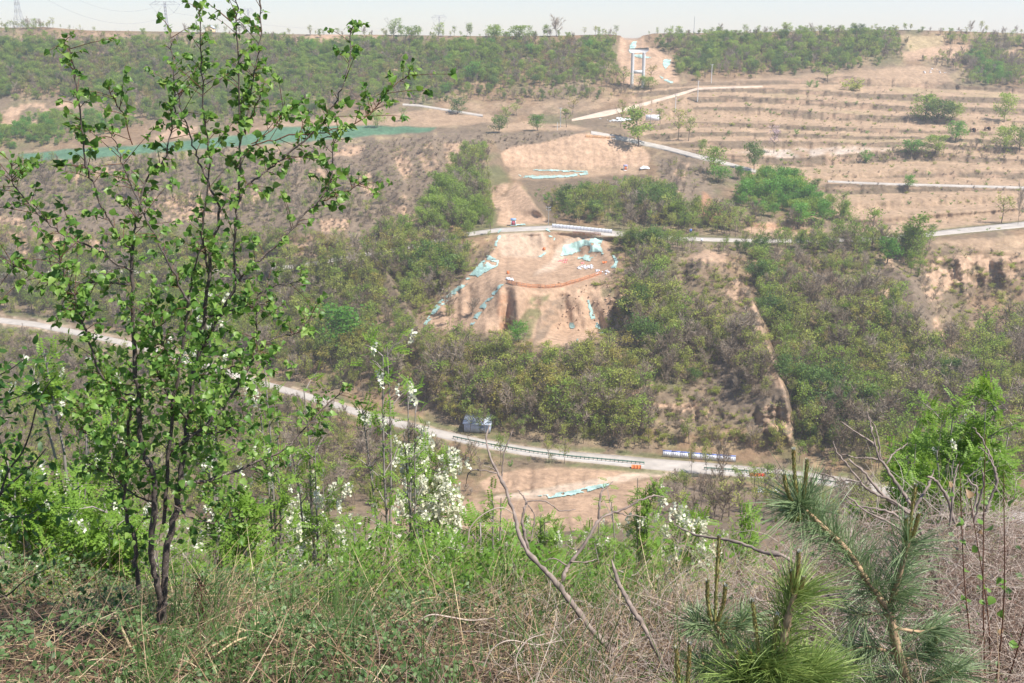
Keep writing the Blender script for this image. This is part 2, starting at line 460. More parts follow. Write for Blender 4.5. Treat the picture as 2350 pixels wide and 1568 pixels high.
# far plateau edge, strips of earth
zone([(-400,95),(0,90),(140,74),(350,80),(480,88),(860,84),(880,93),(700,97),(450,112),(0,104)], C_FIELD, 0.7, 4, 0.6, rough=0.4)
zone([(0,92),(500,86),(520,96),(0,100)], C_GREY, 0.8, 2, 0.5, rough=0.5)
zone([(1130,95),(1200,92),(1210,102),(1150,106)], C_SOIL, 0.6, 3, 0.5)
zone([(640,82),(870,82),(880,95),(660,96)], C_SOIL, 0.9, 2, 0.9)
# cuttings of the new road
zone([(1422,84),(1476,82),(1482,104),(1540,132),(1548,160),(1560,190),(1480,195),(1440,195),(1424,160),(1414,130)], C_SOIL, 1, 3, 1, 0.5)
zone([(1500,205),(1620,186),(1900,170),(2080,152),(2170,164),(2200,196),(2350,215),(2350,235),(2000,222),(1500,225)], C_FIELD, 0.9, 5, 0.7)
# terraces
tm = tmask * (band >= 0)
ris = tm * (frac <= 0.54)
AL = lerp(AL, lerp(np.broadcast_to(C_SOIL * 0.82, AL.shape), C_SCRUB * 0.88, sstep(-0.6, 0.1, n2 * 0.7 + 0.9 * fbm(GU / 60, GV / 9, 40))), ris * 0.95)
AL = lerp(AL, C_SCRUB * 0.8, tm * sstep(.16, .04, frac) * sstep(-.5, .1, fbm(GU / 40, GV / 30, 46)) * .9)
AL = lerp(AL, C_FIELD * 1.08, TREAD * 0.95)
AL = lerp(AL, C_STRAW, TREAD * sstep(0.2, 0.5, fbm(GU / 150, GV / 14, 44)) * 0.7)
BARE = np.maximum(BARE, tm * 0.97)
# big bare faces inside the terraces
for p in [[(1440,240),(1560,218),(1600,236),(1580,262),(1440,300)], [(1560,252),(1780,255),(1820,282),(1600,280)], [(1680,345),(1860,352),(1900,360),(1960,350),(2060,344),(1960,334),(1760,338)],
          [(1840,395),(2350,370),(2350,392),(2080,400),(1900,420),(1870,432)], [(1900,462),(2350,438),(2350,472),(2100,490),(1930,505)], [(1960,478),(2350,460),(2350,500),(2050,515),(1960,500)],
          [(2140,555),(2350,540),(2350,585),(2200,570)], [(2200,272),(2350,282),(2350,312),(2240,304)], [(1960,165),(2090,152),(2170,160),(2150,192),(2000,196)]]:
    zone(p, C_FIELD * 1.05, 0.85, 4, 1, 0.6)
zone([(1690,348),(1760,343),(1980,336),(2060,343),(1960,352),(1800,361)], np.array([0.50, 0.42, 0.35]), 0.8, 3, 1, rough=0.7)
# earth in the upper right woods
zone([(2070,82),(2165,80),(2160,125),(2090,128)], C_STRAW * 1.2, 0.9, 5, 0.8)
zone([(2060,118),(2230,102),(2245,126),(2120,140),(2070,136)], C_SOIL, 0.9, 5, 0.9)
zone([(2290,120),(2350,110),(2350,135),(2310,135)], C_SOIL, 0.9, 4, 0.8)
# cliffs of loess
for p in [[(0,242),(160,234),(168,250),(125,276),(60,300),(0,302)], [(318,285),(450,286),(445,318),(330,318)], [(340,455),(520,432),(640,440),(600,480),(420,512),(350,495)],
          [(892,470),(928,446),(966,520),(900,522)], [(960,350),(990,330),(1012,380),(980,402)], [(-60,488),(60,500),(70,540),(-60,545)], [(730,500),(800,500),(800,530),(740,532)],
          [(570,345),(640,335),(700,365),(640,385),(590,370)], [(700,395),(760,380),(790,410),(735,425)], [(820,405),(850,395),(880,450),(845,450)], [(150,400),(260,385),(280,410),(170,420)], [(640,560),(720,545),(780,570),(700,585)], [(895,345),(925,335),(960,400),(930,410)], [(1020,330),(1060,325),(1050,380),(1025,370)], [(780,330),(840,335),(830,360),(760,360)],
          [(1568,615),(1588,575),(1664,578),(1668,622),(1640,602),(1600,612),(1560,645)], [(1660,668),(1690,636),(1722,662),(1742,722),(1710,702),(1672,684)],
          [(1770,915),(1822,985),(1812,1010),(1740,985),(1735,955)], [(2128,598),(2200,585),(2350,590),(2350,640),(2270,640),(2235,672),(2130,695),(2118,655)],
          [(2052,560),(2062,580),(2052,622),(2030,612)], [(2142,705),(2172,770),(2160,832),(2145,795)], [(2022,640),(2040,650),(2052,700),(2030,680)],
          [(1690,502),(1800,514),(1900,528),(1890,546),(1700,549)], [(1540,372),(1580,372),(1560,462),(1545,470)], [(1440,900),(1500,880),(1520,950),(1450,965)], [(1500,930),(1620,925),(1680,950),(1560,970)],
          [(1130,425),(1168,414),(1152,502),(1126,470)], [(1020,700),(1060,660),(1090,690),(1040,745)], [(860,720),(890,700),(920,790),(880,800)], [(640,590),(700,560),(790,560),(780,585)],
          [(1410,690),(1450,660),(1440,740),(1405,760)], [(-60,585),(120,545),(300,560),(330,590),(60,600)]]:
    zone(p, C_SOIL * 1.0, 0.95, 3, 0.9, 1.0, 0.22, cliff=1.0)
zone([(1612,440),(1645,470),(1685,500),(1640,522),(1600,485)], C_RED, 0.9, 4, 0.8)
zone([(1700,505),(1890,530),(1880,540),(1720,520)], C_RED, 0.6, 5, 0.8)
# the cut wall and the works platform
CUT = [(1150,352),(1180,336),(1240,328),(1330,306),(1400,308),(1470,333),(1492,360),(1484,388),(1420,394),(1300,398),(1200,400),(1158,380)]
zone(CUT, C_SOIL * 1.08, 1, 3, 1, 0.4)
zone([(1172,384),(1480,384),(1482,402),(1400,404),(1300,412),(1200,418),(1168,404)], C_FIELD * 1.05, 1, 4, 1, 0.6)
zone([(1188,412),(1300,414),(1480,402),(1510,440),(1300,480),(1268,520),(1245,490)], C_SCRUB * .85, 0.9, 6, 0.2)
zone([(1095,380),(1150,385),(1172,415),(1128,430),(1140,515),(1090,540),(1060,500)], C_TURF, 0.7, 6, 0.0)
zone([(1184,418),(1206,440),(1242,490),(1264,522),(1225,532),(1160,524),(1140,512),(1150,475),(1172,430)], C_SOIL * 1.04, 1, 3, 1, 0.3)
PAD = [(1150,524),(1262,518),(1392,540),(1402,580),(1418,615),(1402,642),(1330,660),(1250,674),(1160,662),(1120,640),(1112,620),(1132,570)]
zone(PAD, C_SOIL * 0.90, 1, 4, 1, 0.4)
zone([(1118,590),(1166,640),(1150,700),(1158,762),(1090,766),(978,752),(1000,702),(1070,640)], C_SOIL * 0.95, 1, 6, 0.93, 0.7)
zone([(1150,655),(1250,670),(1402,650),(1415,700),(1378,770),(1300,796),(1228,792),(1190,736),(1155,724)], C_SOIL * 1.04, 1, 5, 0.95, 0.8)
zone([(1218,680),(1262,676),(1240,720),(1215,770),(1195,790),(1180,760),(1205,720)], C_TURF, 0.75, 5, 0.6, 1, 0.4)
zone([(1255,690),(1300,680),(1290,720),(1240,790),(1215,800),(1230,740)], C_GREY, 0.8, 4, 0.8, 1, 0.5)
zone([(1380,650),(1420,660),(1418,700),(1380,690)], C_TURF * 1.3, 0.5, 6, 0.7, 1, 0.4)
zone([(1300,548),(1390,538),(1392,546),(1310,575),(1285,600),(1262,602),(1275,570)], C_PALE * 1.06, 0.95, 5, 1, 0.5)
zone([(1255,602),(1285,600),(1270,620),(1225,632),(1235,618)], C_PALE, 0.7, 6, 1, 1)
zone([(1152,530),(1245,528),(1262,575),(1240,592),(1150,588),(1140,560)], C_PALE * 0.97, 0.6, 4, 1, 0.4)
zone([(1146,662),(1180,656),(1184,690),(1172,745),(1152,765),(1140,720)], C_RED * 1.1, 0.85, 4, 1, 0.6, 0.7)  # shaded pillar of the earth nose: its shadow painted in as dark red
# the earth pit below the valley road
zone([(1100,1104),(1180,1078),(1290,1073),(1400,1079),(1470,1076),(1380,1100),(1260,1118),(1120,1134)], C_SOIL * 0.98, 1, 4, 1, 0.6, 0.0, cliff=.7)
zone([(1140,1138),(1300,1112),(1440,1086),(1500,1078),(1520,1090),(1400,1112),(1250,1142),(1100,1160)], C_PALE, 1, 4, 1, 0.5)
zone([(860,1170),(1000,1150),(1250,1142),(1420,1108),(1520,1092),(1480,1180),(1300,1230),(950,1230)], C_SOIL * 0.9, 1, 8, 0.95, 0.8)
zone([(1480,1068),(1580,1072),(1640,1085),(1560,1098),(1480,1090)], C_PALE, 1, 5, 1, 0.6)
# fields of green crop and the tan fields beside them
CROP = [[(40,356),(150,343),(300,334),(440,322),(560,310),(640,291),(850,289),(1002,293),(985,303),(850,312),(700,326),(560,333),(440,346),(300,356),(190,366),(60,371)]]
zone([(560,300),(640,282),(860,266),(1050,258),(1140,268),(1145,280),(1000,293),(850,288),(640,290)], C_FIELD, 1, 3, 1, 0.5)
zone([(900,262),(1000,250),(1120,262),(1140,272),(1000,272)], C_FIELD, 0.9, 3, 1, 0.5)
zone([(1120,290),(1200,280),(1320,288),(1360,300),(1250,300),(1140,304)], C_FIELD * 1.05, 1, 3, 1, 0.5)
zone([(1000,240),(1440,222),(1500,230),(1300,262),(1140,262)], C_FIELD * 0.95, 0.75, 4, 0.9, 1, 0.6)
for p in CROP: zone(p, C_CROP, 1, 2.5, 1, 0.35)
zone([(0,372),(300,358),(560,335),(850,315),(1000,305),(1000,312),(600,345),(200,385)], C_STRAW, 0.8, 4, 0.8, 1, 0.6)
# damp brown scrub on the near bank of the valley
zone([(-900,760),(0,775),(400,850),(800,985),(1080,1050),(1000,1140),(700,1217),(-900,1217)], np.array([0.185,0.135,0.09]), 0.75, 20, 0)
zone([(1520,1105),(2000,1135),(2600,1230),(2600,1260),(1480,1260),(1480,1190)], np.array([0.185,0.14,0.105]), 0.8, 15, 0)
# roadside verges
rv = np.interp(U, *zip(*ROAD))[None]
zm = sstep(17, 11, np.abs(GV - rv)); AL = lerp(AL, C_PALE * 0.85, zm * sstep(-0.5, 0.3, n3 + n2) * .8)
zm = sstep(28, 20, np.abs(GV - rv)) * sstep(10, 15, np.abs(GV - rv)); AL = lerp(AL, C_TURF * 1.1, zm * 0.75 * sstep(-0.4, 0.2, n2)); BARE = np.maximum(BARE, sstep(21, 15, np.abs(GV - rv)))
uv_ = np.interp(U, *zip(*UPROAD))[None]
BARE = np.maximum(BARE, sstep(10, 6, np.abs(GV - uv_)))
AL = lerp(AL, C_TURF, (sstep(12, 7, np.abs(GV - uv_)) * 0.5))
AL = AL * (1 + 0.10 * n3 + 0.08 * n2)[..., None]

# relief: soft bumps everywhere, rills down the bare faces
XW = (GU - UC) / F * GY
GY = GY + flat * (1.1 * fbm(XW / 14, GY / 14, 50) + 0.35 * fbm(XW / 3.5, GY / 3.0, 51, 3)) * (1 - 0.7 * TREAD)
GY = GY + flat * BARE * (1 - TREAD) * (0.75 * fbm(XW / 1.7, GV / 60, 52, 3) + 0.3 * fbm(XW / 0.8, GV / 40, 53, 2))
GY = GY + CLIFF * flat * (3.0 * fbm(GU / 27, GV / 90, 56, 3) + 2.6 * np.abs(fbm(GU / 15, GV / 60, 57, 2)) + .7 * fbm(GU / 27, GV / 6, 58, 2))
FAR = PY(GU, GV, GY)

# near slope: from behind the viewer's feet down the hill to the valley foot
NEARP = [(-12, -1.2), (0, -1.65), (1.2, -1.85), (2.6, -2.35), (3.5, -2.82), (4.4, -3.16), (5.0, -3.40), (6.0, -3.86), (7.2, -4.45), (8.5, -5.6), (12, -9.4), (20, -16.5), (40, -31.5), (80, -55), (120, -73), (150, -84), (165, None)]
YN = np.concatenate([np.linspace(-12, 0, 6)[:-1], np.linspace(0, 10, 60)[:-1], np.geomspace(10, 164, 60)])
z165 = FAR[0, :, 2]
base = np.interp(YN, [p[0] for p in NEARP[:-1]], [p[1] for p in NEARP[:-1]])
rows = []
for Y_, zb in zip(YN, base):
    tz = float(sstep(110, 165, Y_))
    z = zb * (1 - tz) + (z165 + (165 - Y_) * 0.35) * tz
    z = np.broadcast_to(z, (NU,)).astype(float)
    d = Y_ * CP - z * SP
    d = d + 14 * (1 - sstep(0, 165, Y_))
    x = (U - UC) / F * d
    z = z + (0.12 * fbm(x / 1.6, np.full(NU, Y_ / 1.6), 60, 3) + 0.03 * fbm(x / .4, np.full(NU, Y_ / .4), 61, 2)) * sstep(0, 3, Y_) * (1 - sstep(100, 165, Y_)) * (1 + sstep(8, 40, Y_) * 4)
    z = z + 0.10 * sstep(0.9, 2.4, x) * (1 - sstep(6, 12, Y_)) * sstep(1, 3, Y_)
    rows.append(np.stack([x, np.full(NU, Y_), z], -1))
NEAR = np.array(rows)
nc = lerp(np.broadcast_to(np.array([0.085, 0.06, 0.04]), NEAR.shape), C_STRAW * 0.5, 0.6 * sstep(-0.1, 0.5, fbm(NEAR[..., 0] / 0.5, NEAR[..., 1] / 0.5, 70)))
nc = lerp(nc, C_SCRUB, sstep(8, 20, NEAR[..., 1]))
# plateau behind the ridge
back = []
for dY in (6, 20, 60, 160, 400, 900, 1400, 2100):
    p = FAR[-1].copy(); s = (FAR[-1, :, 1] + dY) / FAR[-1, :, 1]
    p[:, 0] *= s; p[:, 1] *= s; p[:, 2] = FAR[-1, :, 2] - 0.25 - dY * 0.006
    back.append(p)
BACK = np.array(back)
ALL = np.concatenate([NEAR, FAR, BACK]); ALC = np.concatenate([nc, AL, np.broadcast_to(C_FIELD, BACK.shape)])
R_ = len(ALL)
gi = (np.arange(R_ - 1)[:, None] * NU + np.arange(NU - 1)[None])
gf = np.stack([gi, gi + 1, gi + NU + 1, gi + NU], -1).reshape(-1, 4)

def ground_mat():
    m, nt, b = nodes_of("ground_cover")
    b.inputs["Roughness"].default_value = 0.95; b.inputs["Specular IOR Level"].default_value = 0.1
    at = nt.nodes.new("ShaderNodeAttribute"); at.attribute_name = "cover"
    ge = nt.nodes.new("ShaderNodeNewGeometry")
    n1 = nt.nodes.new("ShaderNodeTexNoise"); n1.inputs["Scale"].default_value = 0.55; n1.inputs["Detail"].default_value = 7; n1.inputs["Roughness"].default_value = 0.65
    n2 = nt.nodes.new("ShaderNodeTexNoise"); n2.inputs["Scale"].default_value = 0.11; n2.inputs["Detail"].default_value = 4
    nt.links.new(ge.outputs["Position"], n1.inputs["Vector"]); nt.links.new(ge.outputs["Position"], n2.inputs["Vector"])
    mr = nt.nodes.new("ShaderNodeMapRange"); mr.inputs["From Min"].default_value = 0.25; mr.inputs["From Max"].default_value = 0.75; mr.inputs["To Min"].default_value = 0.62; mr.inputs["To Max"].default_value = 1.32
    nt.links.new(n1.outputs["Fac"], mr.inputs["Value"])
    mr2 = nt.nodes.new("ShaderNodeMapRange"); mr2.inputs["From Min"].default_value = 0.3; mr2.inputs["From Max"].default_value = 0.7; mr2.inputs["To Min"].default_value = 0.85; mr2.inputs["To Max"].default_value = 1.12
    nt.links.new(n2.outputs["Fac"], mr2.inputs["Value"])
    mu = nt.nodes.new("ShaderNodeMath"); mu.operation = 'MULTIPLY'
    nt.links.new(mr.outputs[0], mu.inputs[0]); nt.links.new(mr2.outputs[0], mu.inputs[1])
    vm = nt.nodes.new("ShaderNodeVectorMath"); vm.operation = 'SCALE'
    nt.links.new(at.outputs["Color"], vm.inputs[0]); nt.links.new(mu.outputs[0], vm.inputs["Scale"])
    nt.links.new(vm.outputs[0], b.inputs["Base Color"])
    bp = nt.nodes.new("ShaderNodeBump"); bp.inputs["Strength"].default_value = 0.8; bp.inputs["Distance"].default_value = 0.5
    nt.links.new(n1.outputs["Fac"], bp.inputs["Height"]); nt.links.new(bp.outputs[0], b.inputs["Normal"])
    return m
M['ground'] = ground_mat()
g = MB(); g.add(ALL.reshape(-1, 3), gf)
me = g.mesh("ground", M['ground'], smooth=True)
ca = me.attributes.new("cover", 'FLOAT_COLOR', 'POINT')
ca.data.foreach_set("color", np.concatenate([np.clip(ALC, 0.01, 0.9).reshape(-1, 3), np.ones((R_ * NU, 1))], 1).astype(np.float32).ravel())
ground = put(me, "ground"); ground['kind'] = 'structure'

def grid_at(u, v, A):
    """value of a node field at (u, v)"""
    u = np.asarray(u, float); v = np.asarray(v, float)
    fu = np.clip((u - U[0]) / 4, 0, NU - 1.001); iu = fu.astype(int); fu = fu - iu
    vrr = np.interp(u, U, vr)
    ft = np.clip((v - V0) / (vrr - V0) * (NR - 1), 0, NR - 1.001); it = ft.astype(int); ft = ft - it
    if A.ndim == 3: fu, ft = fu[..., None], ft[..., None]
    return (A[it, iu] * (1 - fu) + A[it, iu + 1] * fu) * (1 - ft) + (A[it + 1, iu] * (1 - fu) + A[it + 1, iu + 1] * fu) * ft
def P(u, v, lift=0.0):
    p = grid_at(u, v, FAR).copy(); p[..., 2] += lift
    return p
def near_z(x, y):
    """ground height on the near slope"""
    x = np.atleast_1d(np.asarray(x, float)); y = np.atleast_1d(np.asarray(y, float))
    fi = np.clip(np.interp(y, YN, np.arange(len(YN))), 0, len(YN) - 1.001); i = fi.astype(int); f = fi - i
    def zr(ii):
        x0 = NEAR[ii, 0, 0]; x1 = NEAR[ii, -1, 0]
        fu = np.clip((x - x0) / (x1 - x0) * (NU - 1), 0, NU - 1.001); j = fu.astype(int); g_ = fu - j
        return NEAR[ii, j, 2] * (1 - g_) + NEAR[ii, j + 1, 2] * g_
    return zr(i) * (1 - f) + zr(i + 1) * f

# roads: thin slabs lying on their level beds
def strip(name, pl, wid, z, material, u0, u1, step=12, lift=0.12, kind='structure', follow=False):
    us = np.arange(u0, u1 + 1, step); c = np.interp(us, *zip(*pl))
    hw = np.interp(us, *zip(*wid))
    mb = MB(); rows_ = []
    for s in (-1.0, -0.5, 0.0, 0.5, 1.0):
        v = c + s * hw
        p = P(us, v, 0.35) if follow else PY(us, v, -(np.interp(us, U, z) + lift) / ang_tan(v))
        rows_.append(p)
    top = np.stack(rows_, 1); n = len(us)
    bot = top[:, [0, -1]].copy(); bot[..., 2] -= 0.9
    q = np.concatenate([bot[:, :1], top, bot[:, 1:]], 1)
    K = q.shape[1]
    i = np.arange(n - 1)[:, None] * K + np.arange(K - 1)[None]
    mb.add(q.reshape(-1, 3), np.stack([i, i + 1, i + K + 1, i + K], -1).reshape(-1, 4))
    o = mb.build(name, material); o['kind'] = kind
    return o
M['asphalt'] = mat("worn_concrete_road", (0.43, 0.385, 0.34), var=0.16, scale=0.35, rough=0.9)
M['dirt'] = mat("dirt_track", (0.56, 0.44, 0.34), var=0.12, scale=0.4, rough=0.95)
strip("valley_road", ROAD, [(-900, 5.5), (0, 6), (600, 7.5), (1000, 9), (1300, 10.5), (1450, 12), (1600, 13), (1800, 11.5), (2000, 12.5), (2400, 14)], ZR, M['asphalt'], -300, 2360)
strip("upper_road", UPROAD, [(-900, 3), (800, 4), (1150, 4.5), (1270, 5), (1390, 6.5), (1480, 4), (1900, 4), (2100, 5), (2350, 6.5)], ZU, M['asphalt'], -300, 2800)
strip("terrace_road", [(1350, 304), (1390, 312), (1440, 322), (1480, 331), (1530, 342), (1590, 358), (1650, 372), (1700, 386), (1760, 401), (1830, 407)], [(1350, 3), (1400, 4.5), (1600, 4.5), (1830, 2.5)], 0, M['asphalt'], 1356, 1790, 8, follow=True)
strip("field_road", [(1890, 417), (1950, 420), (2050, 424), (2200, 428), (2350, 432), (2700, 440)], [(1890, 1.5), (2350, 2.2)], 0, M['asphalt'], 1900, 2600, 10, follow=True)
strip("farm_lane", [(910, 240), (960, 243), (1010, 251), (1060, 259), (1115, 268)], [(900, 1.6), (1115, 2.2)], 0, M['asphalt'], 924, 1112, 8, follow=True)
strip("dirt_track", [(1310, 277), (1340, 271), (1380, 263), (1430, 253), (1480, 240), (1520, 228), (1560, 217), (1600, 205), (1640, 203), (1760, 199)], [(1310, 1.5), (1390, 6), (1440, 4), (1600, 2.2), (1760, 1)], 0, M['dirt'], 1312, 1750, 6, follow=True)

# ------------------------------------------------------------------ the air over the valley
def haze_box():
    m = bpy.data.materials.new("haze"); m.use_nodes = True; nt = m.node_tree
    nt.nodes.remove(nt.nodes["Principled BSDF"])
    pv = nt.nodes.new("ShaderNodeVolumePrincipled")
    pv.inputs["Color"].default_value = (0.84, 0.89, 1.0, 1); pv.inputs["Density"].default_value = HAZE; pv.inputs["Anisotropy"].default_value = 0.25
    nt.links.new(pv.outputs[0], nt.nodes["Material Output"].inputs["Volume"])
    b = MB(); zlo = float(ALL[..., 2].min()) - 1.0
    x0, x1 = -4200.0, 4200.0; y0, y1 = -60.0, 2830.0; z1 = 75.0
    b.box(((x0 + x1) / 2, (y0 + y1) / 2, (zlo + z1) / 2), (x1 - x0, y1 - y0, z1 - zlo))
    o = b.build("haze", m); o['kind'] = 'stuff'
    return o
haze_box()
# ------------------------------------------------------------------ trees of the valley: a few grown shapes of each kind, unit height 1
DIAMOND_V = [(0, 0, 0), (0.36, 0.5, 0.07), (0, 1, 0), (-0.36, 0.5, 0.07)]
DIAMOND_F = [(0, 1, 2), (0, 2, 3)]
TWIG_V = [(-0.05, 0, 0), (0.05, 0, 0), (0, 1, 0.0)]
TWIG_F = [(0, 1, 2)]

def grow(seed, kind):
    """returns (wood MB, crown MB) of a tree one unit tall standing on the origin"""
    r = np.random.default_rng(seed)
    wood, crown = MB(), MB()
    K = dict(
        sparse=dict(n=13, low=.34, up=1.1, leaf=.038, nl=400, twigs=70, rad=.0125, spread=.26, dens=1),
        bare=dict(n=14, low=.18, up=1.3, leaf=.0, nl=0, twigs=560, rad=.011, spread=.25, dens=1),
        full=dict(n=14, low=.14, up=.7, leaf=.050, nl=1400, twigs=30, rad=.020, spread=.36, dens=1),
        bush=dict(n=10, low=.04, up=.6, leaf=.085, nl=420, twigs=30, rad=.016, spread=.50, dens=1),
        scrub=dict(n=12, low=.02, up=.9, leaf=.07, nl=90, twigs=200, rad=.012, spread=.50, dens=1),
        tall=dict(n=16, low=.16, up=.9, leaf=.042, nl=1000, twigs=60, rad=.013, spread=.20, dens=1),
    )[kind]
    lean = r.normal(size=2) * 0.05
    zs = np.linspace(-0.06, 0.93, 7)
    tx = lean[0] * zs + 0.02 * np.cumsum(r.normal(size=7)) * zs; ty = lean[1] * zs + 0.02 * np.cumsum(r.normal(size=7)) * zs
    tr = np.stack([tx, ty, zs], 1)
    multi = kind in ('bush', 'scrub')
    if not multi:
        wood.tube(tr, K['rad'] * (1.05 - 0.95 * np.clip(zs, 0, 1)) + .0015, 4, cap=False)
    tips, dirs, segs = [], [], []
    for i in range(K['n']):
        h = K['low'] + (0.86 - K['low']) * (i + r.random()) / K['n'] if not multi else r.random() * .06
        az = i * 2.4 + r.normal() * .4
        p0 = np.array([np.interp(h, zs, tx), np.interp(h, zs, ty), h])
        ln = K['spread'] * (0.55 + 0.75 * r.random()) * (1.15 - 0.65 * max(0, (h - .35)) / .6 if not multi else 1)
        up = K['up'] * (0.6 + 0.8 * r.random())
        if multi: up = 0.5 + 1.6 * r.random(); ln = K['spread'] * (.6 + .5 * r.random())
        d = unit(np.array([math.cos(az), math.sin(az), up]))
        L = ln * math.sqrt(1 + up * up) if not multi else min(ln * math.sqrt(1 + up * up), .95)
        t = np.linspace(0, 1, 4)[:, None]
        pts = p0 + d * L * t + np.array([0, 0, .07 * L]) * t ** 2 + r.normal(size=(4, 3)) * .018 * t
        wood.tube(pts, K['rad'] * .5 * (1 - .8 * t[:, 0]) + .0012, 3, cap=False)
        segs.append(pts)
    # foliage gathered in loose clumps along the limbs
    nt_, nl = K['twigs'], K['nl']
    def along(n, a):
        k_ = r.integers(0, len(segs), n); t = r.random(n) ** a * 3
        i = np.minimum(t.astype(int), 2); f = (t - i)[:, None]
        S = np.array(segs); return S[k_, i] * (1 - f) + S[k_, i + 1] * f, S[k_, 3] - S[k_, 0]
    if nt_:
        p, d = along(nt_, .7)
        dd = unit(unit(d) + r.normal(size=(nt_, 3)) * .8 + [0, 0, .2])
        X, Y_, Z = frames(dd, rvec(nt_, r))
        crown_t = crown if kind in ('bare', 'scrub') else wood
        wd = .042 if kind in ('bare', 'scrub') else .025
        crown_t.leaves([(-wd, 0, 0), (wd, 0, 0), (0, 1, 0)], TWIG_F, p, X, Y_, Z, (.10 + .12 * r.random(nt_)), 1 if kind == 'scrub' else 0)
    if nl:
        nc_ = max(9, nl // 16)
        cp, d = along(nc_, .55)
        cp = cp + unit(d) * .03
        q = r.integers(0, nc_, nl)
        p = cp[q] + r.normal(size=(nl, 3)) * (.052 if kind not in ('full', 'bush') else .078) * np.array([1, 1, .8])
        p[:, 2] = np.clip(p[:, 2], .02, 1.06)
        n_ = rvec(nl, r) + [0, 0, .7]
        X, Y_, Z = frames(rvec(nl, r) + [0, 0, -.15], n_)
        crown.leaves(DIAMOND_V, DIAMOND_F, p, X, Y_, Z, K['leaf'] * (.6 + .9 * r.random(nl)))
    return wood, crown

KINDS = {}   # kind -> list of (wood mesh, crown mesh)
def kind_set(key, shape, leafm, woodm, n, seed):
    out = []
    for i in range(n):
        w_, c_ = grow(seed + i, shape)
        out.append((w_.mesh(key + "_trunk", M[woodm]), c_.mesh(key + "_crown", [M[leafm], M['twig_brown']])))
    KINDS[key] = out
kind_set('spring', 'sparse', 'leaf_olive', 'bark_far', 4, 100)
kind_set('green', 'sparse', 'leaf_green', 'bark_far', 3, 120)
kind_set('yellow', 'sparse', 'leaf_yellow', 'bark_far', 2, 140)
kind_set('bare', 'bare', 'twig_brown', 'bark_far', 3, 160)
kind_set('rust', 'bare', 'twig_rust', 'bark_far', 1, 170)
kind_set('full', 'full', 'leaf_green', 'bark_far', 3, 180)
kind_set('vivid', 'full', 'leaf_vivid', 'bark_far', 3, 200)
kind_set('dark', 'full', 'leaf_dark', 'bark_far', 2, 220)
kind_set('tall', 'tall', 'leaf_green', 'bark_far', 2, 240)
kind_set('bush', 'bush', 'leaf_vivid', 'bark_far', 2, 260)
kind_set('olivebush', 'bush', 'leaf_olive', 'bark_far', 2, 270)
kind_set('scrub', 'scrub', 'leaf_olive', 'bark_far', 2, 280)
kind_set('heath', 'bare', 'twig_brown', 'bark_far', 2, 290)
kind_set('blossom', 'sparse', 'blossom_pink', 'bark_far', 1, 300)

# ------------------------------------------------------------------ where the woods stand
DENS = 1.0
PLANTS = []     # (u, v, kind, height, width factor)
KN = list(KINDS)
def wood(poly, step, kinds, hgt, seed, veto=0.5, jitter=1.0, keep=1.0, squash=1.0):
    """trees at roughly even spacing over the ground seen inside an outline; step in sheet units at 300 m"""
    r = np.random.default_rng(seed)
    xs = [p[0] for p in poly]; ys = [p[1] for p in poly]
    v = min(ys); pts = []
    while v < max(ys):
        Yv = float(grid_at(np.mean(xs), v, GY)); s = step * DENS * 300 / Yv
        us = np.arange(min(xs), max(xs), s) + r.random() * s
        us = us + r.normal(size=len(us)) * s * .35 * jitter
        pts.append(np.stack([us, v + r.normal(size=len(us)) * s * .25 * jitter], 1))
        v += s * .62
    pts = np.concatenate(pts)
    wv = 7 * fbm(pts[:, 0] / 30, pts[:, 1] / 25, 5) + 17 * fbm(pts[:, 0] / 80, pts[:, 1] / 50, 15)
    we = min(26.0, .28 * (max(ys) - min(ys)))
    sd = poly_sd(poly, pts[:, 0] + wv, pts[:, 1] + wv * .5)
    gaps = .45 + .55 * sstep(-.6, -.25, fbm(pts[:, 0] / 55, pts[:, 1] / 32, seed + 40))
    m = (sd > 0) & (r.random(len(pts)) < keep * (.40 + .60 * sstep(0, we, sd)) * gaps)
    vmin = np.interp(pts[:, 0], U, vr)
    m &= (pts[:, 1] > vmin + 1) & (pts[:, 1] < V0 - 2)
    pts = pts[m]; edge = .65 + .35 * sstep(0, we, sd[m])
    if len(pts) == 0: return
    bare = grid_at(pts[:, 0], pts[:, 1], BARE)
    pts = pts[bare < veto]; edge = edge[bare < veto]
    ks = [k_ for k_, _ in kinds]; pr = np.array([w_ for _, w_ in kinds], float)
    # kinds come in patches
    nz = fbm(pts[:, 0] / 45, pts[:, 1] / 26, seed + 3) * .9 + r.normal(size=len(pts)) * .45
    q = (np.argsort(np.argsort(nz)) + .5) / max(1, len(nz))
    pick = np.searchsorted(np.cumsum(pr / pr.sum()), q)
    for (u, v), k_, eg in zip(pts, pick, edge):
        PLANTS.append((u, v, ks[min(k_, len(ks) - 1)], hgt * eg * (.5 + .8 * r.random() ** 1.3), squash * (.85 + .35 * r.random())))

